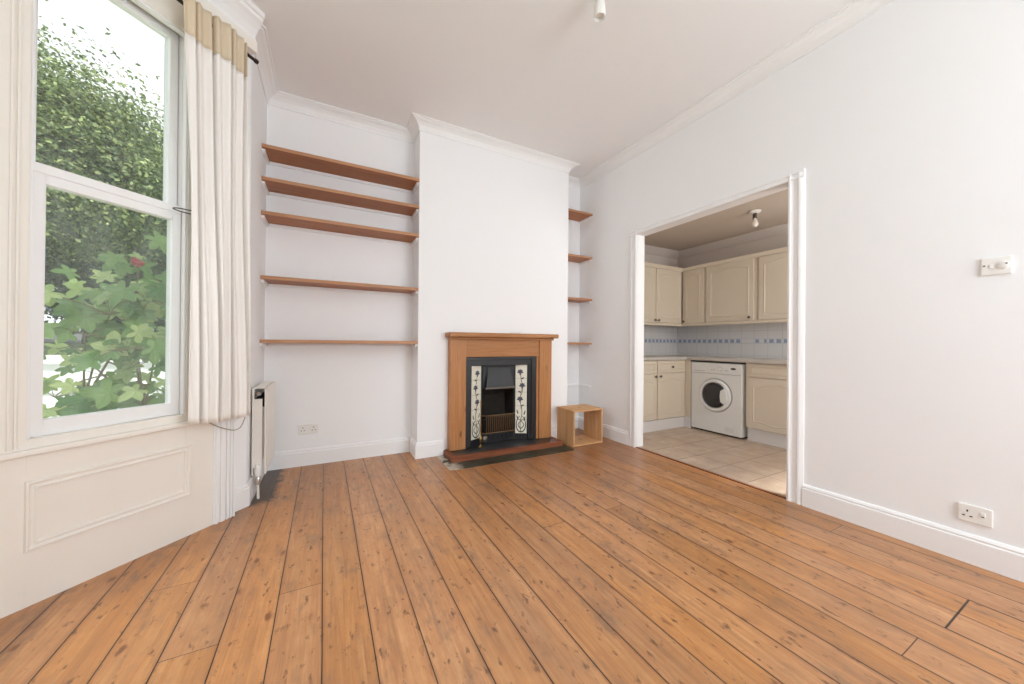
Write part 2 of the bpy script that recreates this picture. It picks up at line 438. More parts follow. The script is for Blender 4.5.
# ------------------------------------------------------------------ room constants
H = 1.04; CZ = 3.03
XL, XR, YB, YC, YB2, YR = -.45, 2.75, 3.41, 3.17, 3.45, -1.75
CX0, CX1 = .715, 2.365
FX = -1.17                         # plaster plane of the bay's front
perim = [(XL, 2.73), (XL, YB), (CX0, YB), (CX0, YC), (CX1, YC), (CX1, YB2), (XR, YB2), (XR, YR), (XL, YR), (XL, -.47), (FX, .25), (FX, 2.01)]

# floor, ceiling
bm = nb(); prism(bm, [(-1.25, -1.85), (XR+.02, -1.85), (XR+.02, 3.6), (-.45, 3.6), (-.57, 2.80), (-1.25, 2.05)], -.12, 0)
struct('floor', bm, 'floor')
bm = nb(); prism(bm, [(-1.29, -1.87), (XR+.12, -1.87), (XR+.12, 3.6), (-.57, 3.6), (-.57, 2.80), (-1.29, 2.07)], CZ, CZ+.12)
struct('ceiling', bm, 'ceiling')
# walls
struct('wall_left', mbox(XL-.12, XL, 2.78, YB+.12, 0, CZ), 'wall')
struct('wall_back', mbox(XL, CX0+.1, YB, YB+.12, 0, CZ), 'wall')
struct('wall_back_right', mbox(CX1-.1, XR, YB2, YB2+.12, 0, CZ), 'wall')
bm = nb(); prism(bm, [(XL, -.47), (XL, YR), (XL-.12, YR), (XL-.12, -.42)], 0, CZ)
struct('wall_left_near', bm, 'wall')
struct('wall_rear', mbox(XL-.12, XR+.12, YR-.12, YR, 0, CZ), 'wall')
# chimney breast round the fireplace opening
FO = (1.19, 1.86, .88)
bm = nb()
box(bm, CX0, FO[0], YC, YB, 0, CZ); box(bm, FO[1], CX1, YC, YB2, 0, CZ); box(bm, FO[0], FO[1], YC, YB, FO[2], CZ)
struct('wall_chimney', bm, 'wall')
# right wall with doorway
DY0, DY1, DZ = 1.222, 2.535, 2.14
bm = nb(); T = .09
box(bm, XR, XR+T, DY1+.02, YB2+.12, 0, CZ); box(bm, XR, XR+T, YR, DY0-.02, 0, CZ); box(bm, XR, XR+T, DY0-.02, DY1+.02, DZ+.02, CZ)
struct('wall_right', bm, 'wall')
# bay walls -------------------------------------------------------------
def baywall(name, P0, P1, s0, s1, z0, z1, th=.10):
    """wall from P0 to P1, room on the right of the path, opening s0..s1 / z0..z1"""
    a = Vector(P0); d = (Vector(P1)-a); L = d.length; d.normalize(); nv = Vector((-d.y, d.x))
    bm = nb()
    def q(sa, sb, za, zb):
        c = [a+d*sa, a+d*sb, a+d*sb+nv*th, a+d*sa+nv*th]
        prism(bm, [(v.x, v.y) for v in c], za, zb)
    q(0, s0, 0, CZ); q(s1, L, 0, CZ); q(s0, s1, 0, z0); q(s0, s1, z1, CZ)
    struct(name, bm, 'wall')
Lb = .72*S2
# the bay's far splay: t runs from the corner towards the camera; path order is front -> corner
ZS, ZH = .60, 2.69
baywall('wall_bay_far', (FX, 2.01), (XL, 2.73), Lb-.87-.057, Lb-.25-.057, ZS+.02, ZH)
baywall('wall_bay_front', (FX, .25), (FX, 2.01), .22, 1.54, ZS+.02, ZH)
baywall('wall_bay_near', (XL, -.47), (FX, .25), .20, .82, ZS+.02, ZH)

# cornice all round
bm = nb()
cp = [(0, CZ-.088), (.008, CZ-.088), (.010, CZ-.078), (.004, CZ-.074), (.010, CZ-.066), (.022, CZ-.045), (.042, CZ-.028), (.066, CZ-.018), (.072, CZ-.010), (.084, CZ-.010), (.086, CZ-.0001), (0, CZ-.0001)]
sweep(bm, perim, cp, closed=True)
struct('trim_1', bm, 'cornice')
# skirting boards
sk = [(0, 0), (.020, 0), (.020, .112), (.014, .118), (.016, .126), (.010, .136), (.004, .140), (0, .140)]
def skirt(name, path, mat='gloss', prof=sk):
    bm = nb(); sweep(bm, path, prof); struct(name, bm, mat)
skirt('baseboard_left', [(-.505, 2.675), (XL, 2.73), (XL, YB)], 'gloss')
skirt('baseboard_back', [(XL+.02, YB), (CX0, YB), (CX0, YC), (.955, YC)])
skirt('baseboard_back_right', [(2.112, YC), (CX1, YC), (CX1, YB2), (XR, YB2), (XR, DY1+.09)])
skirt('baseboard_right', [(XR, DY0-.09), (XR, YR), (XL, YR)])

# doorway lining and casing: door_1
d1 = empty('door_1', (XR, (DY0+DY1)/2, 0), 0, kind='structure')
bm = nb()
box(bm, XR-.004, XR+T+.012, DY1, DY1+.02, 0, DZ+.02); box(bm, XR-.004, XR+T+.012, DY0-.02, DY0, 0, DZ+.02); box(bm, XR-.004, XR+T+.012, DY0, DY1, DZ, DZ+.02)
build('door_lining', bm, 'gloss', d1)
bm = nb()
CW = .09; CT = .055
cpf = [(0, 0), (.018, 0), (.022, .012), (.016, .02), (.012, .030), (.014, .052), (.020, .062), (.018, .072), (.008, .09), (0, .09)]
def casing_piece(y0, y1, dirn):
    # vertical moulded board, profile across Y
    pts = [(XR-d, y0+dirn*w) for d, w in cpf]
    prism(bm, pts, 0, DZ+.045)
casing_piece(DY0, 0, -1); casing_piece(DY1, 0, 1)
pts = [(XR-d, DY0-.088, DZ+w*.6) for d, w in cpf]
extr(bm, pts, (0, DY1-DY0+.176, 0))
build('door_casing', bm, 'gloss', d1)
build('threshold_strip', mbox(XR-.002, XR+.022, DY0, DY1, 0, .005), 'hearth_wood', d1)

# ------------------------------------------------------------------ window_1 in its own frame (x = t, y = into the room, z)
def bayT(corner, ang):
    return Matrix.Translation((corner[0], corner[1], 0)) @ Matrix.Rotation(ang, 4, 'Z')
w1 = empty('window_1', (-.45, 2.65, 0), math.radians(225), kind='structure')
def wpart(name, bm, mat, par=w1, **k): return build(name, bm, mat, par, local=True, **k)
T0, T1 = .298, .818          # opening between casings
# boarding: face boards at y = 0, down to -.056
bm = nb()
box(bm, .166, T0, -.056, 0, 0, 2.80)                     # right hand boarding
box(bm, T1, .925, -.056, 0, 0, 2.80)                      # left hand boarding
box(bm, T0, T1, -.056, 0, ZH-.03, 2.80)                   # head
box(bm, T0, T1, -.056, 0, 0, ZS)                           # apron board
wpart('boarding', bm, 'cream_gloss', bevel=.002)
# fluted pilaster
bm = nb(); box(bm, .050, .166, -.056, .004, 0, 2.80)
for i, (a, w) in enumerate(((.054, .012), (.074, .008), (.092, .010), (.110, .024), (.146, .014))):
    box(bm, a, a+w, .004, .013, 0, 2.80)
wpart('pilaster', bm, 'gloss', bevel=.002)
# corner post beads on the left
bm = nb()
for a in (.846, .862, .898): 
    tube(bm, [(a, .002, ZS+.02), (a, .002, 2.80)], .006, 8)
wpart('bead', bm, 'cream_gloss', smooth=True)
# sill
bm = nb(); box(bm, .172, .925, -.05, .022, ZS-.012, ZS+.012)
wpart('sill', bm, 'cream_gloss', bevel=.006, seg=3)
bm = nb(); box(bm, T0-.006, T1+.004, -.13, -.001, ZS+.012, .650)
wpart('sill_board', bm, 'cream_gloss', bevel=.003)
# panel below
bm = nb()
def rect_mould(bm, a0, a1, z0, z1, w, y0, y1):
    rings = []
    for f, h in ((0, 0), (.06, .9), (.22, 1.0), (.34, .45), (.50, .30), (.62, .45), (.74, .80), (.90, .75), (1, 0)):
        d = w*f; rings.append([bm.verts.new((x, y0+y1*h, z)) for x, z in ((a0+d, z0+d), (a1-d, z0+d), (a1-d, z1-d), (a0+d, z1-d))])
    for A, B in zip(rings, rings[1:]):
        for i in range(4): bm.faces.new((A[i], A[(i+1) % 4], B[(i+1) % 4], B[i]))
rect_mould(bm, .272, .823, .216, .488, .036, 0, .013)
wpart('panel_moulding', bm, 'cream_gloss')
# box linings (outer reveal)
bm = nb()
box(bm, T0-.05, T0, -.155, -.057, .60, ZH); box(bm, T1, T1+.05, -.155, -.057, .60, ZH); box(bm, T0-.05, T1+.05, -.155, -.057, ZH, ZH+.03)
wpart('sash_box', bm, 'gloss')
bm = nb(); box(bm, T0, T0+.012, -.03, -.004, .65, ZH-.03); box(bm, T1-.010, T1, -.03, -.004, .65, ZH-.03); box(bm, T0, T1, -.03, -.004, ZH-.042, ZH-.03)
wpart('staff_bead', bm, 'gloss', bevel=.003)
bm = nb(); box(bm, T0-.048, T1+.048, -.24, -.13, .54, .622)
wpart('outer_sill', bm, 'render_white', bevel=.004)
def sash(name, a0, a1, z0, z1, wl, wr, wb, wt, y0, y1, gm):
    bm = nb()
    box(bm, a0, a0+wr, y0, y1, z0, z1); box(bm, a1-wl, a1, y0, y1, z0, z1)
    box(bm, a0+wr, a1-wl, y0, y1, z0, z0+wb); box(bm, a0+wr, a1-wl, y0, y1, z1-wt, z1)
    s = wpart(name, bm, 'gloss', bevel=.003)
    g = mbox(a0+wr-.003, a1-wl+.003, (y0+y1)/2-.002, (y0+y1)/2+.002, z0+wb-.003, z1-wt+.003)
    build('pane', g, gm, s, local=True)
    return s
sl = sash('sash_lower', T0+.012, T1-.010, .652, 1.712, .040, .036, .062, .045, -.075, -.034, 'glass_dusty')
su = sash('sash_upper', T0+.004, T1-.004, 1.690, 2.686, .037, .036, .055, .050, -.125, -.082, 'glass')
# meeting rail nosing under the upper sash
bm = nb(); box(bm, T0+.012, T1-.010, -.075, -.028, 1.706, 1.745)
build('meeting_rail', bm, 'gloss', sl, local=True, bevel=.004)
# pelmet board and soffit above the curtain rod
bm = nb(); box(bm, -.02, .96, -.03, .055, 2.800, 2.870); 
wpart('pelmet_board', bm, 'cream_gloss', bevel=.004)
# deeper cornice band above
bm = nb()
sweepP = [(-.02, 0), (.98, 0)]
prof = [(0, 2.868), (.064, 2.868), (.070, 2.885), (.062, 2.895), (.066, 2.905), (.085, 2.935), (.112, 2.965), (.128, 2.978), (.130, 2.995), (.142, 3.0), (.142, CZ-.0005), (0, CZ-.0005)]
a = [bm.verts.new((-.02+0*d, d-.03, z)) for d, z in prof]; c = [bm.verts.new((.97, d-.03, z)) for d, z in prof]
k = len(prof)
for i in range(k): bm.faces.new((a[i], a[(i+1) % k], c[(i+1) % k], c[i]))
bm.faces.new(a[::-1]); bm.faces.new(c)
wpart('bay_cornice', bm, 'cornice')

# other two bay windows (out of frame): same joinery, simpler
def other_window(name, loc, ang, a0, a1, nmull=0):
    w = empty(name, (*loc, 0), ang, kind='structure')
    bm = nb()
    box(bm, a0, a0+.05, -.12, 0, ZS+.02, ZH); box(bm, a1-.05, a1, -.12, 0, ZS+.02, ZH); box(bm, a0, a1, -.12, 0, ZH-.05, ZH); box(bm, a0, a1, -.12, .02, ZS, ZS+.07)
    box(bm, a0, a1, -.10, -.03, 1.68, 1.74)
    for i in range(nmull):
        x = a0+(a1-a0)*(i+1)/(nmull+1); box(bm, x-.03, x+.03, -.12, 0, ZS+.05, ZH)
    build('window_frame', bm, 'gloss', w, local=True, bevel=.003)
    build('pane', mbox(a0+.04, a1-.04, -.068, -.064, ZS+.05, ZH-.04), 'clear', w, local=True)
other_window('window_2', (FX, 2.01), math.radians(270), .22, 1.54, 0)
other_window('window_3', (FX, .25), math.radians(315), .20, .82, 0)
# front joinery boards of the bay corner so the left edge of frame is closed
bm = nb(); prism(bm, [(FX, 1.80), (FX+.05, 1.80), (FX+.05, 1.965), (FX+.052, 2.02), (FX, 2.01)], 0, 2.8)
struct('trim_2', bm, 'cream_gloss')

# ------------------------------------------------------------------ curtain, rod
def W1(t, y, z):     # window frame -> world
    return Vector((-.45 - t/S2 + y/S2, 2.65 - t/S2 - y/S2, z))
rod = empty('curtain_rod', tuple(W1(.45, .085, 2.72)), math.radians(225), 'dark bronze curtain rod running above the sash window in the bay', 'curtain rod')
bm = nb(); tube(bm, [W1(.012, .085, 2.722), W1(.93, .085, 2.742)], .0095, 12)
build('pole', bm, 'rod', rod, smooth=True)
bm = nb(); lathe(bm, [(.0, -.012), (.012, -.010), (.013, .0), (.012, .006), (.0, .008)], (0, 0, 0), 'x', 14)
bm.transform(Matrix.Translation(W1(.012, .085, 2.722)) @ Matrix.Rotation(math.radians(225), 4, 'Z'))
build('finial', bm, 'rod', rod, smooth=True)
for tb in (.262,):
    bm = nb(); tube(bm, [W1(tb, .0, 2.712), W1(tb, .05, 2.706), W1(tb, .085, 2.712)], .006, 8)
    build('bracket', bm, 'rod', rod, smooth=True)
bm = nb()
R_ = .019; c0 = W1(.262, .085, 2.715)
ring = []
for i in range(24):
    t = 2*PI*i/24; v = Vector((0, math.cos(t)*R_, math.sin(t)*R_)); v.rotate(Matrix.Rotation(math.radians(225), 4, 'Z').to_quaternion())
    ring.append(c0+v)
tube(bm, ring, .004, 8, closed=True)
build('ring', bm, 'rod', rod, smooth=True)

def curtain_bm(z0, z1, nz, thick=0.004):
    bm = nb(); NS = 220
    zt, zb_ = 2.765, .612
    def pt(s, z):
        k = (z-zb_)/(zt-zb_)                       # 0 bottom .. 1 top
        # outline of the cloth: gathered at the top, waisted, spread at the hem
        tl = .350 - .022*max(0, math.sin(PI*min(1, k*1.05)))**1.3 + .042*k
        tr = .048 + .026*k**1.4 + .008*math.sin(3*k)
        t = tr+(tl-tr)*s
        lead = s + .02*math.sin(7*k+1)
        ph = 3.75*2*PI*(max(0, lead+.05)**1.08)+.7
        amp = (.030+.008*(1-k))*(1-.25*math.sin(6.5*s+1.5*k+.6))
        fr_ = (ph/(2*PI)) % 1.0
        w = .72-1.75*math.exp(-((fr_-.5)/.115)**2)+.28*math.cos(4*PI*(fr_-.5))*(-1)
        t += .006*math.sin(ph)*(.6+.6*k)
        y = .098+amp*w + .008*math.sin(11*s+4*k)
        z_ = z
        if k < .02: z_ = z - .012*math.sin(3*s+.6)
        return W1(t, y, z_)
    rows = []
    for j in range(nz+1):
        z = z0+(z1-z0)*j/nz
        rows.append([bm.verts.new(pt(i/NS, z)) for i in range(NS+1)])
    for j in range(nz):
        for i in range(NS): bm.faces.new((rows[j][i], rows[j][i+1], rows[j+1][i+1], rows[j+1][i]))
    bmesh.ops.recalc_face_normals(bm, faces=bm.faces)
    return bm
def thicken(o, t):
    m = o.modifiers.new('thickness', 'SOLIDIFY'); m.thickness = t; m.offset = 0; return o
cur = empty('curtain', tuple(W1(.2, .088, .60)), 0, 'cream cotton curtain with a beige top band hanging in folds beside the sash window', 'curtain')
thicken(build('curtain_drop', curtain_bm(.612, 2.572, 60), 'curtain', cur, smooth=True), .003)
tag(thicken(build('header_band', curtain_bm(2.570, 2.768, 8), 'curtain_top', cur, smooth=True), .0045), 'beige band across the top of the cream curtain')
# black wire hoop at the meeting rail
bm = nb()
hp = []
for i in range(30):
    t = 2*PI*i/30
    c_ = W1(.312, .052, 1.706); ux = (W1(1, 0, 0)-W1(0, 0, 0)); uy = (W1(0, 1, 0)-W1(0, 0, 0))
    hp.append(c_+ux*(.078*math.cos(t))+uy*(.034*math.sin(t)) + Vector((0, 0, -.004*math.cos(t))))
tube(bm, hp, .0028, 8, closed=True)
tag(build('wire_hoop', bm, 'wire', smooth=True), 'thin black wire hoop hooked at the end of the sash meeting rail', 'hoop')
# thin cable from curtain hem to radiator
bm = nb()
cp_ = [(.20, .022, .585), (.16, .025, .555), (.11, .028, .528), (.07, .028, .515), (.035, .028, .53), (.0, .022, .60), (-.03, .025, .68)]
pts = []
for i in range(len(cp_)-1):
    for k in range(6):
        f = k/6; p0 = cp_[max(i-1, 0)]; p1 = cp_[i]; p2 = cp_[i+1]; p3 = cp_[min(i+2, len(cp_)-1)]
        q = [0.5*((2*p1[j])+(-p0[j]+p2[j])*f+(2*p0[j]-5*p1[j]+4*p2[j]-p3[j])*f*f+(-p0[j]+3*p1[j]-3*p2[j]+p3[j])*f**3) for j in range(3)]
        pts.append(W1(*q))
tube(bm, pts, .0028, 8)
tag(build('cable', bm, 'cable', smooth=True), 'thin slack cable looping from behind the curtain hem to the radiator', 'cable')

# ------------------------------------------------------------------ radiator
ra = empty('radiator', (-.41, 3.03, .145), 0, 'white double panel radiator on the short wall beside the bay window', 'radiator')
RY0, RY1 = 2.835, 3.27
def rpanel(x0, x1):
    bm = nb(); box(bm, x0, x1, RY0, RY1, .150, .728)
    return bm
build('front_panel', rpanel(-.372, -.360), 'radiator', ra, bevel=.004)
bm = nb()
n = 12
for i in range(n):
    y = RY0+.03+(RY1-RY0-.06)*(i+.5)/n
    box(bm, -.3605, -.3565, y-.010, y+.010, .18, .70)
build('rib', bm, 'radiator', ra, bevel=.0015)
build('back_panel', rpanel(-.440, -.428), 'radiator', ra, bevel=.004)
bm = nb(); box(bm, -.430, -.383, RY0-.003, RY0+.002, .20, .655)
build('end_cover', bm, 'radiator', ra, bevel=.001)
bm = nb(); box(bm, -.430, -.370, RY0+.02, RY1-.02, .60, .655)
build('fin_pack', bm, 'dark', ra)
bm = nb(); box(bm, -.425, -.372, RY0+.01, RY1-.01, .722, .730)
for i in range(14):
    y = RY0+.03+i*(RY1-RY0-.06)/13; box(bm, -.42, -.375, y-.004, y+.004, .728, .733)
build('top_grille', bm, 'radiator', ra)
bm = nb(); lathe(bm, [(.012, 0), (.014, .012), (.009, .018), (.009, .03)], (-.402, RY0-.004, .69), 'y', 14)
bm.transform(Matrix.Identity(4))
build('bleed_plug', bm, 'chrome', ra, smooth=True)
v = empty('valve', (0, 0, 0)); v.parent = ra
bpy.data.objects.remove(v)
bm = nb(); lathe(bm, [(.0, .0), (.017, .0), (.019, .01), (.019, .05), (.016, .056), (.012, .062), (.012, .075)], (-.402, RY0-.012, .150), 'z', 18)
tube(bm, [(-.402, RY0-.012, .19), (-.402, RY0+.03, .19)], .010, 10)
build('valve', bm, 'white_plastic', ra, smooth=True)
bm = nb(); lathe(bm, [(.015, .0), (.017, .01), (.017, .045), (.013, .052)], (-.402, RY0-.012, .095), 'z', 18)
build('valve_nut', bm, 'chrome', ra, smooth=True)
bm = nb(); tube(bm, [(-.402, RY0-.012, .10), (-.401, RY0-.010, .05), (-.398, RY0-.014, .0)], .008, 10)
build('pipe', bm, 'radiator', ra, smooth=True)
for y in (RY0+.08, RY1-.08):
    bm = nb(); box(bm, XL+.0005, -.439, y-.015, y+.015, .25, .65)
    build('wall_bracket', bm, 'chrome', ra)

# ------------------------------------------------------------------ alcove shelves
names = ['top', 'second', 'third', 'fourth', 'lowest']
LAB = ['thick stained pine shelf in the left alcove, topmost of five', 'stained pine shelf in the left alcove, second from the top', 'stained pine shelf in the left alcove, middle one of five',
       'stained pine shelf in the left alcove, fourth down with wide gaps above and below', 'stained pine shelf in the left alcove, lowest of five at mantel height']
def board(x0, x1, y0, y1, z0, z1, par):
    bm = nb(); box(bm, x0, x1, y0+.004, y1, z0, z1)
    build('shelf_board', bm, 'shelf', par, bevel=.0012)
    bm = nb(); box(bm, x0, x1, y0, y0+.004, z0, z1)
    tag(build('front_edge', bm, 'shelf_edge', par, bevel=.001), 'paler front edge of the shelf')
proto = None
for i, zt in enumerate((2.510, 2.267, 2.012, 1.529, 1.051)):
    if proto is None:
        proto = empty('wall_shelf', (.13, 3.41, zt), 0, LAB[0], 'shelf', 'pine shelves in the left alcove')
        board(XL+.001, CX0-.001, YC-.002, YB-.002, zt-.026, zt, proto)
        for x0, x1, nm in ((XL+.0005, XL+.020, 'l'), (CX0-.020, CX0-.0005, 'r')):
            bm = nb(); extr(bm, [(x0, 3.19, zt-.028), (x0, 3.19, zt-.044), (x0, 3.21, zt-.056), (x0, YB-.002, zt-.056), (x0, YB-.002, zt-.028)], (x1-x0, 0, 0))
            tag(build('side_batten', bm, 'gloss', proto), 'white painted batten under the shelf end')
        bm = mbox(XL+.022, CX0-.022, YB-.018, YB-.002, zt-.050, zt-.028)
        tag(build('back_batten', bm, 'wall', proto, bevel=.001), 'white painted batten along the wall')
    else:
        r = proto.copy(); COL.objects.link(r); r.location.z = zt; r['label'] = LAB[i]
        for ch in list(proto.children):
            c = ch.copy(); COL.objects.link(c); c.parent = r
LAB = ['short pine shelf in the narrow right alcove, topmost of four', 'short pine shelf in the narrow right alcove, second of four', 'short pine shelf in the narrow right alcove, third of four', 'short pine shelf in the narrow right alcove, lowest at mantel height']
proto = None
for i, zt in enumerate((2.572, 2.060, 1.567, 1.053)):
    if proto is None:
        proto = empty('wall_shelf', (2.56, YB2, zt), 0, LAB[0], 'shelf', 'short pine shelves in the right alcove')
        board(CX1+.001, XR-.001, 3.212, YB2-.002, zt-.024, zt, proto)
        for x0, x1 in ((XR-.016, XR-.0005), (CX1+.0005, CX1+.016)):
            bm = nb(); box(bm, x0, x1, 3.235, YB2-.002, zt-.046, zt-.025)
            tag(build('side_batten', bm, 'gloss', proto), 'white painted batten under the shelf end')
    else:
        r = proto.copy(); COL.objects.link(r); r.location.z = zt; r['label'] = LAB[i]
        for ch in list(proto.children):
            c = ch.copy(); COL.objects.link(c); c.parent = r
bm = nb(); box(bm, XR-.020, XR-.0005, 3.22, YB2-.002, .525, .545); box(bm, 2.56, XR-.02, YB2-.022, YB2-.001, .525, .545)
tag(build('wall_batten', bm, 'gloss'), 'small white batten left on the alcove wall above the wooden crate', 'batten')

# ------------------------------------------------------------------ hearth
he = empty('hearth', (1.52, 3.0, 0), 0, 'raised black slate hearth with a reddish wooden border in front of the fireplace', 'hearth')
HX0, HX1, HF = .950, 2.125, 2.905
HZ = .048
bm = nb(); box(bm, HX0+.045, HX1-.045, HF+.045, 3.168, 0, HZ-.002); box(bm, FO[0]+.003, FO[1]-.003, 3.168, 3.36, 0, HZ-.002)
build('slate_slab', bm, 'slate', he, bevel=.001)
bm = nb()
for pts in ([(HX0, HF), (HX1, HF), (HX1-.045, HF+.045), (HX0+.045, HF+.045)], [(HX0, HF), (HX0+.045, HF+.045), (HX0+.045, 3.168-.0), (HX0, 3.149)], [(HX1, HF), (HX1, 3.149), (HX1-.045, 3.168), (HX1-.045, HF+.045)]):
    prism(bm, pts, 0, HZ)
build('wooden_border', bm, 'hearth_wood', he, bevel=.003)
bm = nb(); prism(bm, [(.885, 2.750), (.93, 2.740), (2.125, 2.735), (2.15, 2.76), (2.15, 3.149), (HX1+.001, 3.149), (HX1+.001, HF-.001), (HX0-.001, HF-.001), (HX0-.001, 3.13), (.885, 3.13)], 0, .003)
tag(build('floor_strip', bm, 'strip'), 'dark chipped green strip of old tile let into the floor in front of the hearth', 'floor strip')

# ------------------------------------------------------------------ fireplace surround
su_ = empty('fireplace_surround', (1.525, 3.12, HZ), 0, 'waxed pine mantelpiece around the black iron fireplace', 'mantelpiece')
SF = 3.085
for x0, x1 in ((.992, 1.142), (1.948, 2.098)):
    build('pilaster', mbox(x0, x1, SF, YC-.001, HZ, 1.090), 'mantel_v', su_, bevel=.003)
build('inner_trim', mbox(1.922, 1.947, 3.102, YC-.001, HZ, .905), 'mantel_v', su_, bevel=.001)
build('frieze', mbox(1.142, 1.948, SF+.014, YC-.001, .905, 1.090), 'mantel_h', su_, bevel=.002)
build('frieze_bead', mbox(1.142, 1.948, SF+.006, SF+.014, .905, .930), 'mantel_h', su_, bevel=.003)
build('mantel_shelf', mbox(.962, 2.142, 3.018, YC-.001, 1.092, 1.134), 'mantel_h', su_, bevel=.008, seg=3)
build('shelf_moulding', mbox(.982, 2.110, 3.060, YC-.001, 1.070, 1.0915), 'mantel_h', su_, bevel=.006, seg=2)

# ------------------------------------------------------------------ cast iron insert
fi = empty('iron_fireplace', (1.525, 3.15, HZ), 0, 'black cast iron fireplace with floral tiled sides and a fire grate', 'fireplace')
IX0, IX1 = 1.143, 1.921; IY = 3.112
TLx = (1.203, 1.300); TRx = (1.675, 1.828); TZ0, TZ1 = .110, .818
bm = nb()
box(bm, IX0, TLx[0], IY, IY+.05, HZ, .903); box(bm, TRx[1], IX1, IY, IY+.05, HZ, .903); box(bm, TLx[0], TRx[1], IY, IY+.05, TZ1, .903)
box(bm, IX0, TLx[0]-.02, IY-.012, IY, HZ, .903); box(bm, TRx[1]+.035, IX1, IY-.012, IY, HZ, .903); box(bm, TLx[0]-.02, TRx[1]+.035, IY-.012, IY, .872, .903)
build('outer_frame', bm, 'iron', fi, bevel=.004)
# splayed tile cheeks
IN_Y = 3.185; IL, IR = 1.350, 1.700
bm = nb()
def cheek(bm, xo, xi, z0, z1, dz=.012, mi=0, push=0.0):
    s = 1 if xi > xo else -1
    yo, yi = IY+.010+push, IN_Y+push
    prism(bm, [(xo, yo), (xi, yi), (xi, yi+.02), (xo, yo+.04)], z0, z1)
cheek(bm, TLx[0], IL, HZ, .872, push=.006); cheek(bm, TRx[1], IR, HZ, .872, push=.006)
build('cheek_plate', bm, 'iron', fi)
def tile_panel(xo, xi, seed):
    """tiles on a splayed cheek: panel with five tiles and a painted climbing flower"""
    rnd = random.Random(seed)
    a = Vector((xo, IY+.010, 0)); b_ = Vector((xi, IN_Y, 0)); d = (b_-a); L = d.length; d.normalize(); nn = Vector((d.y, -d.x, 0))
    if nn.y > 0: nn = -nn
    def P(u, z, h=0): return a+d*(u*L)+Vector((0, 0, z))+nn*h
    NB_ = 5; hz = (TZ1-TZ0)/NB_
    panel = None
    bm = nb()
    for k in range(NB_):
        z0 = TZ0+k*hz+.001; z1 = z0+hz-.002
        q = [P(.06, z0, -.001), P(.94, z0, -.001), P(.94, z1, -.001), P(.06, z1, -.001)]
        extr(bm, q, nn*.0045)
    pn = build('tile_panel', bm, M['tile'], fi, bevel=.0008)
    bm = nb()
    hh = .0046
    def ribbon(bmx, pts, w):
        prev = None
        for i in range(len(pts)):
            p = pts[i]; q = pts[min(i+1, len(pts)-1)]; r = pts[max(i-1, 0)]
            dx, dz = (q[0]-r[0])*L, q[1]-r[1]; l = math.hypot(dx, dz) or 1
            ww = w*(1-.5*i/len(pts))
            nx, nz = -dz/l*ww, dx/l*ww
            v1 = bmx.verts.new(P(p[0]+nx/L, p[1]+nz, hh)); v2 = bmx.verts.new(P(p[0]-nx/L, p[1]-nz, hh))
            if prev: bmx.faces.new((prev[0], v1, v2, prev[1]))
            prev = (v1, v2)
    def petal(bmx, u, z, ang, ln, wd):
        vs = []
        for i in range(10):
            t = 2*PI*i/10; x = math.cos(t)*ln*.5+ln*.5; y = math.sin(t)*wd*(1-.35*math.cos(t))
            X_ = x*math.cos(ang)-y*math.sin(ang); Z_ = x*math.sin(ang)+y*math.cos(ang)
            vs.append(bmx.verts.new(P(u+X_/L, z+Z_, hh+.0002)))
        bmx.faces.new(vs)
    flip = 1 if xi > xo else -1
    # sinuous stem
    st = [(.5+.07*math.sin(i*.55), TZ0+.02+i*(.56/24)) for i in range(25)]
    ribbon(bm, st, .0035)
    for s in (-1, 1):       # curling leaves at the foot
        ribbon(bm, [(.5+s*(.36*math.sin(i/12*PI*.9)), TZ0+.015+.15*(1-math.cos(i/12*PI*.8))*.6) for i in range(13)], .006)
        ribbon(bm, [(.5+s*(.22*math.sin(i/10*PI*1.3)), TZ0+.05+.10*i/10) for i in range(11)], .0045)
    for k, z in enumerate((.74, .60, .46)):
        u = .5+.08*(-1)**k
        bf = nb()
        for a_ in (PI/2, PI/2+.75, PI/2-.75, PI/2+1.6, PI/2-1.6, -PI/2): petal(bf, u, z, a_, .034, .010)
        build('painted_flower', bf, M['motif_violet'], pn, smooth=False)
        ribbon(bm, [(u, z), (u-.05, z-.04), (.5, z-.10)], .003)
        petal(bm, .5, z-.07, PI*.15 if k % 2 else PI*.85, .035, .007)
    for z in (.30, .36): 
        petal(bm, .72, z-.05, PI*.4, .05, .006); petal(bm, .28, z-.06, PI*.6, .05, .006)
    build('painted_stem', bm, M['motif_green'], pn, smooth=False)
M['tile'] = paint('glazed_ivory_tile', (.80, .77, .66), .15, .03, .02, 12, .5)
M['motif_green'] = paint('painted_dark_green', (.045, .055, .035), .3, .1, 0)
M['motif_violet'] = paint('painted_slate_violet', (.10, .10, .13), .3, .1, 0)
tile_panel(TLx[0], IL-.012, 1); tile_panel(TRx[1], IR+.010, 2)
# hood with arched lower edge
bm = nb()
n = 12
def hoodpts(y):
    top = [(IL, y, .872), (IR, y, .872)]
    low = [(IR-(IR-IL)*i/n, y, .585+.020*math.sin(PI*i/n)) for i in range(n+1)]
    return top+low
extr(bm, hoodpts(IN_Y), (0, .03, 0))
build('canopy_plate', bm, 'iron', fi)
bm = nb()       # raised trapezoid hood
f0 = [(1.365, .60), (1.685, .60), (1.650, .80), (1.400, .80)]
extr(bm, [(x, IN_Y-.002, z) for x, z in f0], (0, -.004, 0))
f1 = [(1.370, IN_Y-.05, .600), (1.680, IN_Y-.05, .600), (1.640, IN_Y-.004, .800), (1.410, IN_Y-.004, .800)]
b0 = [(1.370, IN_Y, .600), (1.680, IN_Y, .600), (1.640, IN_Y, .800), (1.410, IN_Y, .800)]
va = [bm.verts.new(p) for p in f1]; vb = [bm.verts.new(p) for p in b0]
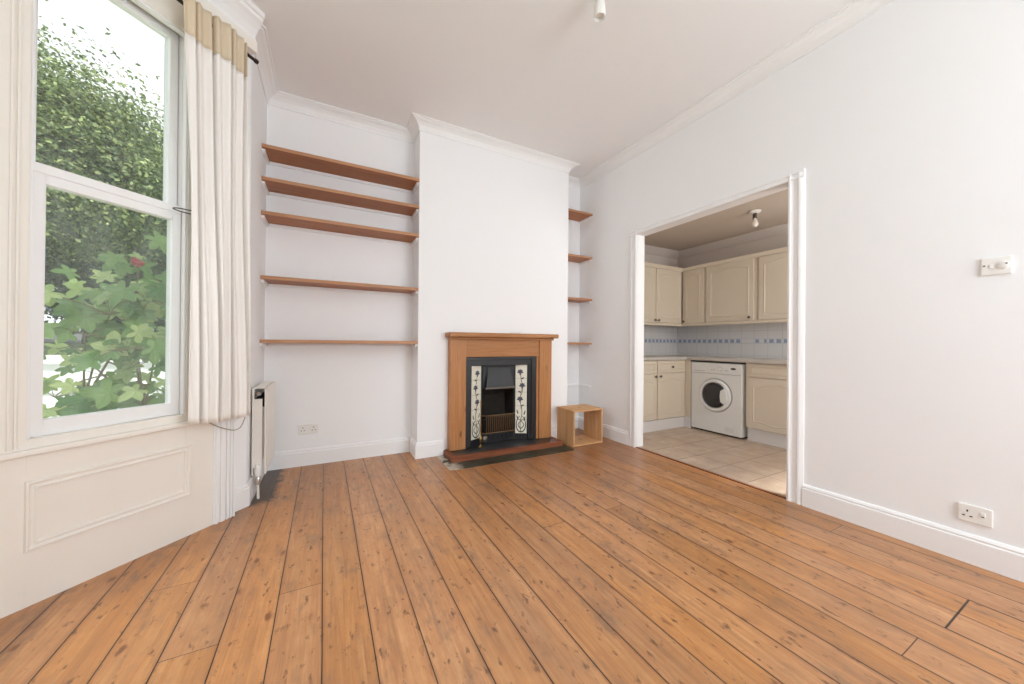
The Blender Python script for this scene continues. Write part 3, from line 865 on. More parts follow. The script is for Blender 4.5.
for i in range(4): bm.faces.new((va[i], va[(i+1) % 4], vb[(i+1) % 4], vb[i]))
bm.faces.new(va); bm.faces.new(vb[::-1])
build('smoke_hood', bm, 'iron', fi)
bm = nb(); box(bm, 1.360, 1.690, IN_Y-.060, IN_Y-.045, .583, .603)
tag(build('hood_rim', bm, M['iron_edge'] if 'iron_edge' in M else 'pewter', fi, bevel=.004), 'worn lighter rim of the hood')
# fire box
bm = nb()
box(bm, IL-.01, IL, IN_Y+.02, 3.40, HZ, .88); box(bm, IR, IR+.01, IN_Y+.02, 3.40, HZ, .88)
box(bm, IL, IR, 3.39, 3.40, HZ, .88); box(bm, IL, IR, IN_Y+.03, 3.39, .87, .88)
extr(bm, [(IL, 3.39, .24), (IR, 3.39, .24), (IR, 3.30, .24), (IL, 3.30, .24)], (0, 0, .02))
extr(bm, [(IL, 3.38, .26), (IR, 3.38, .26), (IR-.03, 3.36, .50), (IL+.03, 3.36, .50)], (0, .01, 0))
build('fire_back', bm, 'soot', fi)
# grate
gr = nb(); GY = IN_Y-.035
for z in (.322, .150): tube(gr, [(IL-.005, IN_Y, z), (IL+.02, GY, z), (IR-.02, GY, z), (IR+.005, IN_Y, z)], .006, 8)
g_o = build('fire_grate', gr, 'bronze', fi, smooth=True)
for i in range(15):
    x = IL+.03+(IR-IL-.06)*i/14
    bm = nb(); tube(bm, [(x, GY, .150), (x, GY-.010, .235), (x, GY, .322)], .0045, 6)
    build('grate_bar', bm, 'bronze', g_o, smooth=True)
bm = nb(); extr(bm, [(IL, IN_Y+.005, .055), (IR, IN_Y+.005, .055), (IR, IN_Y+.005, .140), (IL, IN_Y+.005, .140)], (0, -.012, 0))
for i in range(7):
    x = IL+.03+(IR-IL-.06)*i/6
    tube(bm, [(x-.018, IN_Y-.01, .07), (x, IN_Y-.014, .125), (x+.018, IN_Y-.01, .07)], .004, 6)
build('ash_cover', bm, 'iron', fi)
bm = nb(); lathe(bm, [(0, 0), (.030, .0), (.034, -.006), (.022, -.014), (.010, -.018), (0, -.019)], (1.375, IN_Y-.014, .092), 'y', 20)
build('damper_knob', bm, 'pewter', fi, smooth=True)
# brass companion poker standing at the left cheek
po = empty('fire_poker', (1.292, 3.085, HZ), 0, 'slender brass poker on a small round foot standing on the hearth', 'poker')
bm = nb(); lathe(bm, [(0, 0), (.024, 0), (.025, .004), (.016, .010), (.008, .018), (.005, .03)], (1.292, 3.085, HZ), 'z', 20)
build('foot', bm, 'brass', po, smooth=True)
bm = nb(); lathe(bm, [(.005, .02), (.012, .06), (.016, .09), (.010, .10), (.005, .12), (.0035, .36), (.006, .40), (.004, .44), (0, .45)], (1.292, 3.085, HZ), 'z', 14)
build('shaft', bm, 'brass', po, smooth=True)
# glass dish on mantel
bm = nb(); lathe(bm, [(.0, .0008), (.034, .001), (.050, .006), (.062, .014)], (1.66, 3.09, 1.134), 'z', 28)
tag(build('glass_dish', bm, 'clear', smooth=True), 'small clear glass dish standing on the pine mantelpiece', 'dish')

# ------------------------------------------------------------------ wooden crate (open front and back)
KX0, KX1, KY0, KY1, KH = 2.186, 2.566, 2.815, 3.105, .362
cr = empty('wooden_crate', ((KX0+KX1)/2, (KY0+KY1)/2, 0), math.radians(0), 'pale pine box open front and back on the floor beside the hearth', 'crate')
T_ = .015
build('side_board', mbox(KX0, KX0+T_, KY0, KY0+.118, 0, KH-T_), 'crate_v', cr, bevel=.002)
build('side_board', mbox(KX0+.001, KX0+T_, KY0+.1195, KY1, 0, KH-T_), 'crate_v', cr, bevel=.002)
build('side_board', mbox(KX1-T_, KX1, KY0, KY1, 0, KH-T_), 'crate_v', cr, bevel=.002)
build('top_board', mbox(KX0-.003, KX1-.0, KY0-.003, KY1, KH-T_, KH), 'crate_h', cr, bevel=.003)
build('bottom_board', mbox(KX0+T_, KX1-T_, KY0, KY1, 0.002, T_+.002), 'crate_h', cr, bevel=.002)

# ------------------------------------------------------------------ sockets and switch
def plate(name, label, cat, origin, ux, kind, rz=0):
    """ux: unit vector along the plate; plates face away from the wall"""
    o = empty(name, origin, rz, label, cat)
    return o
def socket(loc, rz, label, w=.146, h=.086, gangs=(-1, 1)):
    o = empty('wall_socket', loc, rz, label, 'socket')
    build('face_plate', mbox(-w/2, w/2, -.010, 0, -h/2, h/2), 'old_plastic', o, local=True, bevel=.004)
    for s in gangs:
        cx = s*.040
        bm = nb()
        for (dx, dz, ww, hh) in ((0, .012, .005, .010), (-.011, -.012, .009, .005), (.011, -.012, .009, .005)):
            extr(bm, [(cx+dx-ww/2, -.0095, dz-hh/2), (cx+dx+ww/2, -.0095, dz-hh/2), (cx+dx+ww/2, -.0095, dz+hh/2), (cx+dx-ww/2, -.0095, dz+hh/2)], (0, -.0012, 0))
        build('socket_holes', bm, 'dark', o, local=True)
        sx = s*.014 if len(gangs) == 2 else .024
        k = build('rocker', mbox(sx-.007, sx+.007, -.014, -.009, -.002, .020), 'white_plastic', o, local=True, bevel=.002)
        if len(gangs) == 1: build('rocker_mark', mbox(sx-.004, sx+.004, -.0146, -.0138, -.001, .003), 'dark', k, local=True)
    return o
# right wall: faces -X ; local -y must map to -X  => rz = -90deg
socket((XR-.0005, .450, .237), math.radians(-90), 'cream switched power socket on the right wall just above the skirting', .103, .084, (-.55,))
socket((-.14, YB-.0005, .304), 0, 'cream double power socket on the back wall of the left alcove')
sw = empty('thermostat', (XR-.0005, .393, 1.417), math.radians(-90), 'white switch plate with a round dial high on the right wall', 'wall switch')
build('face_plate', mbox(-.044, .044, -.009, 0, -.041, .041), 'white_plastic', sw, local=True, bevel=.004)
bm = nb(); lathe(bm, [(.017, 0), (.017, -.005), (.014, -.007), (0, -.007)], (.020, -.009, 0), 'y', 28)
build('dial', bm, 'white_plastic', sw, local=True, smooth=True)
build('rocker', mbox(-.020, -.004, -.012, -.008, -.010, .008), 'white_plastic', sw, local=True, bevel=.002)
for sx, sy, sz in ((-.033, -.0090, .004), (.030, -.0160, .006)):
    bm = nb(); lathe(bm, [(.0035, 0), (.0035, -.002), (0, -.002)], (sx, sy, sz), 'y', 10)
    tag(build('screw_cap', bm, 'pewter', sw, local=True), 'small dark screw cap')
# small pipe blank below alcove socket
bm = nb(); lathe(bm, [(.012, 0), (.012, -.004), (0, -.006)], (-.105, YB-.0005, .212), 'y', 16)
tag(build('blanking_cap', bm, 'gloss', smooth=True), 'tiny round painted cap on the alcove wall under the socket', 'cap')

# ------------------------------------------------------------------ ceiling lamps
def lamp(loc, label, sc=1.0, rosem='white_plastic'):
    o = empty('ceiling_lamp', loc, 0, label, 'ceiling light')
    bm = nb(); lathe(bm, [(0, 0), (.050*sc, 0), (.052*sc, -.006), (.042*sc, -.018), (.022*sc, -.024), (0, -.024)], (0, 0, 0), 'z', 28)
    build('ceiling_rose', bm, rosem, o, local=True, smooth=True)
    bm = nb(); lathe(bm, [(0, -.024), (.017*sc, -.024), (.017*sc, -.060*sc), (.021*sc, -.064*sc), (.021*sc, -.074*sc), (0, -.074*sc)], (0, 0, 0), 'z', 20)
    tag(build('lamp_holder', bm, 'pewter' if sc == 1 else 'white_plastic', o, local=True, smooth=True))
    bm = nb(); lathe(bm, [(.012*sc, -.070*sc), (.014*sc, -.085*sc), (.026*sc, -.110*sc), (.030*sc, -.130*sc), (.026*sc, -.150*sc), (.014*sc, -.161*sc), (0, -.164*sc)], (0, 0, 0), 'z', 24)
    build('light_bulb', bm, 'bulb', o, local=True, smooth=True)
    return o
lamp((3.824+.0, 1.998, 2.399), 'bare pearl bulb in a batten holder on the kitchen ceiling')

# hanging lamp in the living room: only the bottom tip shows at the top of the frame
def room_lamp():
    o = empty('ceiling_lamp', (1.335, 1.515, CZ-.0005), 0, 'small white ceiling light fitting cut off by the top of the photo', 'ceiling light')
    bm = nb(); lathe(bm, [(0, 0), (.045, 0), (.046, -.006), (.036, -.018), (.016, -.024), (0, -.024)], (0, 0, 0), 'z', 28)
    build('ceiling_rose', bm, 'white_plastic', o, local=True, smooth=True)
    bm = nb(); tube(bm, [(0, 0, -.02), (0, 0, -.06)], .004, 8)
    build('flex', bm, 'white_plastic', o, local=True, smooth=True)
    bm = nb(); lathe(bm, [(0, -.055), (.014, -.055), (.030, -.075), (.034, -.150), (.030, -.156), (.029, -.13), (0, -.13)], (0, 0, 0), 'z', 20)
    build('lamp_holder', bm, 'white_plastic', o, local=True, smooth=True)
room_lamp()

# ------------------------------------------------------------------ kitchen
KXR, KYB, KZ = 4.60, 3.47, 2.40
struct('floor_kitchen', mbox(XR+.02, KXR, .2, KYB, -.12, .002), 'ktile')
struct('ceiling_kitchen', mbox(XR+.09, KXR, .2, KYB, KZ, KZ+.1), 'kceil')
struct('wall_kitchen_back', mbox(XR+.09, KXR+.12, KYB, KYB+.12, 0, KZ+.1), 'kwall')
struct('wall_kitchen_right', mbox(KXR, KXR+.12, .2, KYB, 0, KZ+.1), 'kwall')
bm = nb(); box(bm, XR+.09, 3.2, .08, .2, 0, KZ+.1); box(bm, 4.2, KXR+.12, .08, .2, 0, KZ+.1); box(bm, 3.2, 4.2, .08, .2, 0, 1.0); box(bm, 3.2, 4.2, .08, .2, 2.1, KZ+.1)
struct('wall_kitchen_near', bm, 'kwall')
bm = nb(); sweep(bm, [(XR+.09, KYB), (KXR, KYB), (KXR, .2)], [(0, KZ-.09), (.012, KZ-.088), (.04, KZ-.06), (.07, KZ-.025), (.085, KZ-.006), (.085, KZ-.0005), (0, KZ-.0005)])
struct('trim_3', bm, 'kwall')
bm = nb(); box(bm, XR+.09, KXR-.008, KYB-.008, KYB-.0005, .885, 1.30)
struct('wall_tiles_back', bm, 'wtile_x')
bm = nb(); box(bm, KXR-.008, KXR-.0005, .2, KYB-.008, .885, 1.30)
struct('wall_tiles_right', bm, 'wtile_y')

def arch_frame(P, w0, w1, z0, z1, m, arch, bw, hgt):
    """raised moulding loop with cathedral-arched top & curved bottom on a door face. P(u,z,h) -> world"""
    bm = nb()
    n = 16
    def loop(ins):
        a, b_, c, d = w0+m+ins, w1-m-ins, z0+m+ins, z1-m-ins
        pts = []
        for i in range(n+1):           # top edge left -> right, arch in the middle
            f = i/n; s = max(0, math.sin(PI*(f-.15)/.7)) if .15 < f < .85 else 0
            pts.append((a+(b_-a)*f, d-arch+arch*s**1.2))
        for i in range(n+1):           # bottom edge right -> left
            f = 1-i/n; s = max(0, math.sin(PI*(f-.15)/.7)) if .15 < f < .85 else 0
            pts.append((a+(b_-a)*f, c+arch*.6*(1-s**1.2)*1.0))
        return pts
    A, B_ = loop(0), loop(bw); C_ = loop(bw*.5)
    k = len(A)
    va = [bm.verts.new(P(u, z, .0002)) for u, z in A]; vc = [bm.verts.new(P(u, z, hgt)) for u, z in C_]; vb = [bm.verts.new(P(u, z, .0002)) for u, z in B_]
    for i in range(k):
        j = (i+1) % k
        bm.faces.new((va[i], va[j], vc[j], vc[i])); bm.faces.new((vc[i], vc[j], vb[j], vb[i]))
    return bm
def cab_door(name, par, P, w0, w1, z0, z1, th=.018, arch=.035, knob=None, panel=True, nm='door'):
    """P(u,z,h): u along the face, h outward"""
    bm = nb(); q = [P(w0, z0, 0), P(w1, z0, 0), P(w1, z1, 0), P(w0, z1, 0)]
    extr(bm, q, P(0, 0, th)-P(0, 0, 0))
    d = build(nm, bm, 'cabinet', par, bevel=.003)
    if panel:
        m = .048 if arch > 0.01 else .030
        Q = lambda u, z, h: P(u, z, h+th)
        build('panel_moulding', arch_frame(Q, w0, w1, z0, z1, m if z1-z0 > .3 else .030, arch, .016, .005), 'cabinet', d)
    if knob:
        u, z = knob
        c0 = P(u, z, th); c1 = P(u, z, th+.016); c2 = P(u, z, th+.026)
        bm = nb(); tube(bm, [c0, c1], [.006, .006], 12); tube(bm, [c1, c1+(c2-c1)*.3, c1+(c2-c1)*.8, c2], [.010, .015, .015, .009], 16)
        tag(build('knob', bm, 'pewter', d, smooth=True), 'dark pewter knob')
    return d
# faces: left run faces -Y (u = x), right run faces -X (u = y)
def PY(y0): return lambda u, z, h: Vector((u, y0-h, z))
def PX(x0): return lambda u, z, h: Vector((x0-h, u, z))

# base units left run (front carcass at Y 2.905, doors to 2.887)
BY = 2.905
bu = empty('base_cabinet', (3.5, 3.2, 0), 0, 'cream base cabinet with two arched doors left of the washing machine', 'cabinet')
build('carcass', mbox(2.89, 4.03, BY, KYB-.009, .15, .848), 'cabinet', bu)
tag(build('plinth', mbox(2.89, 4.03, BY+.0, BY+.015, .002, .130), 'plinth', bu), 'white plinth')
P = PY(BY)
for (a, b_, kz) in ((2.985, 3.476, 3.476-.035), (3.488, 3.985, 3.488+.035)):
    cab_door('door', bu, P, a, b_, .140, .685, knob=(kz, .655))
for (a, b_) in ((2.985, 3.476), (3.488, 3.985)):
    cab_door('drawer', bu, P, a, b_, .695, .842, arch=.0, knob=((a+b_)/2, .765) if a > 3.4 else None, nm='drawer')
tag(build('plinth_return', mbox(3.992, 4.010, 2.818, BY-.001, .002, .130), 'plinth', bu), 'white plinth end beside the washing machine')
tag(build('corner_post', mbox(3.990, 4.018, 2.818, BY, .13, .848), 'cabinet', bu, bevel=.003), 'pale corner post')
# base unit right
BX = 4.03
b2 = empty('base_cabinet', (4.3, 1.8, 0), 0, 'cream base cabinet right of the washing machine, one drawer above an arched door', 'cabinet')
build('carcass', mbox(BX, KXR-.009, 1.14, 2.185, .15, .848), 'cabinet', b2)
tag(build('plinth', mbox(BX+.035, BX+.05, 1.0, 2.185, .002, .15), 'plinth', b2), 'white plinth')
P = PX(BX)
cab_door('door', b2, P, 1.625, 2.155, .152, .690)
cab_door('drawer', b2, P, 1.625, 2.155, .700, .842, arch=.0, nm='drawer')
cab_door('door', b2, P, 1.15, 1.615, .152, .842)
# worktop
bm = nb(); prism(bm, [(2.885, 2.86), (3.975, 2.86), (3.975, .9), (KXR-.009, .9), (KXR-.009, KYB-.009), (2.885, KYB-.009)], .849, .885)
tag(build('worktop', bm, 'worktop', bevel=.004), 'pale worktop running round the kitchen corner over the base units', 'worktop')

# wall cabinets
UY, UX = 3.168, 4.298
uz0, uz1 = 1.290, 2.075
u1 = empty('wall_cabinet', (3.76, 3.3, uz0), 0, 'cream double door wall cabinet on the left wall of the kitchen', 'cabinet', )
build('carcass', mbox(3.22, 4.27, UY, KYB-.009, uz0+.02, uz1-.045), 'cabinet', u1)
P = PY(UY)
cab_door('door', u1, P, 3.235, 3.760, uz0+.035, 2.028, knob=(3.735, 1.352), arch=.03)
cab_door('door', u1, P, 3.768, 4.262, uz0+.035, 2.028, knob=(3.800, 1.352), arch=.03)
def ucab(y0, y1, label, doors):
    o = empty('wall_cabinet', (UX+.15, (y0+y1)/2, uz0), 0, label, 'cabinet')
    build('carcass', mbox(UX, KXR-.009, y0, y1, uz0+.02, uz1-.045), 'cabinet', o)
    for a, b_, kn in doors: cab_door('door', o, PX(UX), a, b_, uz0+.035, 2.028, knob=kn, arch=.03)
ucab(2.832, 3.166, 'narrow cream wall cabinet filling the kitchen corner', [(2.850, 3.142, (3.118, 1.350))])
ucab(2.214, 2.828, 'wide cream wall cabinet between the corner unit and the right hand unit', [(2.246, 2.806, (2.285, 1.358))])
ucab(1.60, 2.210, 'cream wall cabinet nearest the right hand door jamb, partly hidden by it', [(1.62, 2.190, None)])
cr_prof = [(0, uz1-.045), (.020, uz1-.045), (.022, uz1-.030), (.034, uz1-.010), (.040, uz1), (0, uz1)]
bm = nb(); sweep(bm, [(3.2, UY), (UX, UY), (UX, 1.60)], cr_prof)
tag(build('cabinet_cornice', bm, 'cabinet'), 'cream cornice strip running along the top of the wall cabinets', 'cornice strip')
bm = nb(); sweep(bm, [(3.2, UY), (UX, UY), (UX, 1.60)], [(-.02, uz0-.004), (.022, uz0-.004), (.026, uz0+.012), (.018, uz0+.030), (-.02, uz0+.0195)])
tag(build('light_pelmet', bm, 'cabinet'), 'cream light pelmet strip along the underside of the wall cabinets', 'pelmet')

# ------------------------------------------------------------------ washing machine
WX, WY0, WY1, WZ = 4.000, 2.215, 2.812, .828
wm = empty('washing_machine', (4.28, 2.51, .002), 0, 'white front loading washing machine under the worktop', 'washing machine')
build('body', mbox(WX+.018, WX+.545, WY0, WY1, .022, WZ), 'appliance', wm, bevel=.006, seg=3)
build('front_panel', mbox(WX, WX+.019, WY0+.001, WY1-.001, .022, .700), 'appliance', wm, bevel=.006, seg=3)
fa = build('control_panel', mbox(WX-.004, WX+.019, WY0+.001, WY1-.001, .704, WZ-.002), 'appliance', wm, bevel=.006, seg=3)
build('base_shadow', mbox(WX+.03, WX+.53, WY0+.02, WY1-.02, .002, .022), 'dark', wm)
P = PX(WX-.004)
bm = nb(); extr(bm, [P(2.60, .722, 0), P(2.795, .722, 0), P(2.795, .812, 0), P(2.60, .812, 0)], (-.004, 0, 0))
dr = build('detergent_drawer', bm, 'appliance', wm, bevel=.003)
build('drawer_grip', mbox(WX-.0105, WX-.0075, 2.63, 2.765, .722, .730), 'appliance_grey', dr)
bm = nb(); tube(bm, [P(2.452, .765, 0), P(2.452, .765, .018)], .024, 28); 
kn = build('program_dial', bm, 'appliance', wm, smooth=True, bevel=.002)
build('pointer', mbox(WX-.0235, WX-.0215, 2.450, 2.454, .765, .787), 'appliance_grey', kn)
for i in range(4):
    y = 2.385-.022*i if i < 2 else 2.55-.028*(i-2)
    build('button', mbox(WX-.008, WX-.004, y-.007, y+.007, .742, .752), 'appliance_grey', wm, bevel=.001)
bm = nb(); P2 = P
pts = [P(2.302+.030*math.cos(t), .770+.011*math.sin(t), 0) for t in [2*PI*i/24 for i in range(24)]]
extr(bm, pts, (-.0012, 0, 0))
tag(build('badge', bm, 'dark', wm), 'small dark oval badge')
# round door
DC = (2.508, .452)
def ringlathe(prof, n=48):
    bm = nb(); lathe(bm, [(r, -h) for r, h in prof], (WX, DC[0], DC[1]), 'x', n); return bm
door = build('round_door', ringlathe([(.186, .0), (.188, .004), (.188, .020), (.180, .030), (.168, .034), (.154, .030), (.148, .018), (.148, .002), (.160, .0)]), 'appliance', wm, smooth=True)
build('door_groove', ringlathe([(.200, .0002), (.200, .0016), (.193, .0016), (.193, .0002)]), 'appliance_grey', wm)
def bowlmat():
    b = NB('dark_door_glass'); return b.fin(b.bsdf((.030, .031, .034), .16, 0, None, .5))
M['bowl'] = bowlmat()
build('door_glass', ringlathe([(.149, .006), (.140, .020), (.115, .032), (.075, .042), (.035, .047), (.0, .048)]), 'bowl', door, smooth=True)
def drummat():
    b = NB('drum_steel'); return b.fin(b.bsdf((.42, .42, .43), .3, 1))
M['drum'] = drummat()
bm = nb(); lathe(bm, [(.146, -.012), (.149, -.022), (.144, -.026), (.140, -.020)], (WX, DC[0], DC[1]), 'x', 48)
build('glass_rim', bm, 'drum', door, smooth=True)
# white handle block cutting into the glass on the right
bm = nb(); hp_ = []
for i in range(13):
    t = -.62+1.24*i/12; hp_.append((DC[0]-.155*math.cos(t), DC[1]+.155*math.sin(t)))
for i in range(13):
    t = .62-1.24*i/12; hp_.append((DC[0]-(.112 - .032*math.cos(t*2.2))*math.cos(t), DC[1]+.118*math.sin(t)*.92))
extr(bm, [(WX-.018, y, z) for y, z in hp_], (-.030, 0, 0))
build('door_handle', bm, 'appliance', door, bevel=.003)
build('filter_flap', mbox(WX-.002, WX+.001, 2.285, 2.405, .050, .115), 'appliance', wm, bevel=.0015)
bm = nb()
for i in range(4): box(bm, WX-.0028, WX-.0018, 2.295, 2.395, .060+i*.012, .063+i*.012)
build('flap_slots', bm, 'appliance_grey', wm)

# ------------------------------------------------------------------ outside
def W(x, y, z): return Vector((x, y, z))
# sloping ground: low front garden, street rising away
bm = nb()
gp = [(-2, -.6), (5.2, -.6), (5.21, .25), (9, .42), (20, .75), (60, 1.9), (120, 3.6)]
xs = (-90, -50, -20, -8, -.7)
def gz(y):
    for (a, za), (c, zc) in zip(gp, gp[1:]):
        if a <= y <= c: return za+(zc-za)*(y-a)/(c-a)
    return gp[-1][1]
vv = [[bm.verts.new((x, y, z)) for y, z in gp] for x in (-120, 60)]
for j in range(len(gp)-1): bm.faces.new((vv[0][j], vv[1][j], vv[1][j+1], vv[0][j+1]))
bm.verts.ensure_lookup_table()
rg = bm.faces[:]
# trim away under the house: keep ground only beyond x<-1.3 for y<3.7
bmesh.ops.bisect_plane(bm, geom=bm.verts[:]+bm.edges[:]+bm.faces[:], plane_co=(0, 4.2, 0), plane_no=(0, 1, 0))
bmesh.ops.bisect_plane(bm, geom=bm.verts[:]+bm.edges[:]+bm.faces[:], plane_co=(-1.4, 0, 0), plane_no=(1, 0, 0))
kill = [f for f in bm.faces if f.calc_center_median().y < 4.2 and f.calc_center_median().x > -1.4]
bmesh.ops.delete(bm, geom=kill, context='FACES')
struct('ground', bm, 'lawn')
# road surface far off
bm = nb(); vr_ = [bm.verts.new((x, y, gz(y)+.03)) for x, y in ((-60, 24), (30, 24), (30, 47), (-60, 47))]; f = bm.faces.new(vr_)
ret = bmesh.ops.solidify(bm, geom=[f], thickness=.02)
struct('road', bm, 'asphalt')
# white garden wall with coping
bm = nb()
gw = empty('garden_wall', (-2.5, 5.15, -.6), 0, 'low white rendered garden wall with a moulded coping outside the window', 'wall')
build('wall_body', mbox(-14, 3, 5.05, 5.25, -.6, .80), 'render_white', gw)
build('coping', mbox(-14, 3, 5.0, 5.30, .80, .88), 'render_white', gw, bevel=.012)
build('string_course', mbox(-14, 3, 5.025, 5.05, .52, .58), 'render_white', gw, bevel=.006)
build('pale_path', mbox(-14, -.9, 3.9, 5.05, -.62, -.59), 'render_white', gw)

def leaves_mesh(pts_fn, n, size, seed, shape=None, droop=.5):
    rnd = random.Random(seed); V = []; F = []
    shape = shape or [(-.5, 0), (0, -.32), (.5, 0), (0, .32)]
    k = len(shape)
    for i in range(n):
        p, out = pts_fn(rnd)
        s = size*rnd.uniform(.6, 1.3)
        nrm = (out*.6+Vector((rnd.gauss(0, .5), rnd.gauss(0, .5), rnd.gauss(.5, .5)))).normalized()
        a = nrm.orthogonal().normalized(); a.rotate(Matrix.Rotation(rnd.uniform(0, 2*PI), 3, nrm)); b_ = nrm.cross(a)
        base = len(V)
        for u, v in shape:
            V.append(p+a*(u*s)+b_*(v*s)-nrm*((u*u+v*v)*s*.35*droop))
        F.append(tuple(range(base, base+k)))
    return V, F
def add_mesh(name, V, F, mat, parent):
    inv = world_of(parent).inverted()
    me = bpy.data.meshes.new(name); me.from_pydata([inv @ v for v in V], [], F); me.materials.append(M[mat]); me.update()
    o = bpy.data.objects.new(name, me); COL.objects.link(o); o.parent = parent; return o
def tree(loc, height, blobs, n, leaf, mat, label, seed, trunk_r=.22, kinds='trees across the street'):
    o = empty('tree', loc, 0, label, 'tree')
    rnd = random.Random(seed); L0 = Vector(loc)
    bm = nb()
    tp = [L0+Vector((0, 0, -.1))]
    for i in range(1, 6): tp.append(L0+Vector((rnd.uniform(-.1, .1)*i, rnd.uniform(-.1, .1)*i, height*.6*i/5)))
    tube(bm, tp, [trunk_r*(1-.13*i) for i in range(6)], 12)
    build('trunk', bm, 'bark', o, smooth=True)
    bm = nb()
    for (c, r) in blobs:
        c = L0+Vector(c); s = tp[3]; m = (s+c)/2+Vector((0, 0, .3))
        tube(bm, [s, m, c], [trunk_r*.4, trunk_r*.28, trunk_r*.12], 8)
        for k in range(3):
            e = c+Vector((rnd.uniform(-.7, .7)*r[0], rnd.uniform(-.7, .7)*r[1], rnd.uniform(-.5, .6)*r[2])); tube(bm, [m, (m+e)/2, e], [trunk_r*.2, trunk_r*.14, trunk_r*.06], 6)
    build('branch', bm, 'bark', o, smooth=True)
    tot = sum(r[0]*r[2] for c, r in blobs)
    V, F = [], []
    for bi, (c, r) in enumerate(blobs):
        c = L0+Vector(c); R3 = Vector(r)
        # foliage in clumps on the surface of the crown
        clumps = []
        for q in range(int(60*r[0]*r[2]/4)+20):
            d = Vector((rnd.gauss(0, 1), rnd.gauss(0, 1), rnd.gauss(0, 1))).normalized()
            rr = rnd.uniform(.5, .97)
            clumps.append((Vector((d.x*R3.x*rr, d.y*R3.y*rr, d.z*R3.z*rr)), d))
        def fn(rn, clumps=clumps, c=c, R3=R3):
            cc, d = rn.choice(clumps)
            cs = .20*max(R3.x, R3.z)
            g = Vector((rn.gauss(0, cs), rn.gauss(0, cs), rn.gauss(0, cs*.55)))
            return c+cc+g, (d+g*.4).normalized()
        v, f = leaves_mesh(fn, int(n*r[0]*r[2]/tot), leaf, seed*31+bi)
        b0 = len(V); V += v; F += [tuple(i+b0 for i in q) for q in f]
    add_mesh('foliage', V, F, mat, o)
    return o
# main tree: leans in view on the left, crown falling to the right
def dirp(x, d):
    u = (x-512)/350.; v = Vector((.885*u+.465, -.465*u+.885)); v.normalize(); return v*d
p = dirp(40, 17)
tree((p.x-1.0, p.y, gz(p.y)), 8, [((0.3, 0, 6.3), (3.6, 3.0, 2.5)), ((1.6, -.8, 5.7), (2.3, 2.0, 1.6)), ((2.2, -1.0, 4.6), (2.4, 2.2, 1.7)), ((-2.5, .5, 5.5), (3, 3, 2.5)), ((.5, -1.6, 4.0), (2.4, 2., 1.3))], 190000, .12, 'leaf_tree', 'large green broadleaf tree filling the upper sash window', 3, .3)
p = dirp(95, 25)
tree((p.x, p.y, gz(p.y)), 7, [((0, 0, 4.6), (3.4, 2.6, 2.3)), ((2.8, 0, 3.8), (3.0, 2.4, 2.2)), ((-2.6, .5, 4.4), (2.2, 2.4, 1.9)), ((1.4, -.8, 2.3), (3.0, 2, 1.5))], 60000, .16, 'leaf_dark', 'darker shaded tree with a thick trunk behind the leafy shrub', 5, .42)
p = dirp(166, 17)
tree((p.x+5.4, p.y-3.2, gz(p.y)), 7, [((0, 0, 4.6), (2.6, 2.6, 2.0)), ((-1.3, -.6, 3.2), (2.0, 2.0, 1.8)), ((1, 0, 2.2), (2.2, 2, 1.6))], 60000, .115, 'leaf_tree', 'bushy green tree at the right edge of the window view', 9, .25)
# hedge line far behind closes the gaps low down
def hedge():
    o = empty('hedge', (-14, 50, gz(50)), 0, 'distant dark hedge and bushes beyond the street', 'hedge')
    def fn(rn):
        x = rn.uniform(-45, 5); y = 50+rn.uniform(-1.2, 1.2)+.0*x; t = rn.random()
        z = gz(y)+(t**.7)*(3.8+1.2*mnoise.noise(Vector((x*.3, 0, 0))))
        return Vector((x, y-1.5*math.sin(PI*t), z)), Vector((0, -1, .3))
    V, F = leaves_mesh(fn, 16000, .55, 77)
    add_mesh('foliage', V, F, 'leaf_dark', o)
    bm = nb()
    for i in range(22):
        x = -43+i*2.2; tube(bm, [(x, 50, gz(50)-.1), (x+.2, 50, gz(50)+2.6)], .08, 6)
    build('stems', bm, 'bark', o)
hedge()

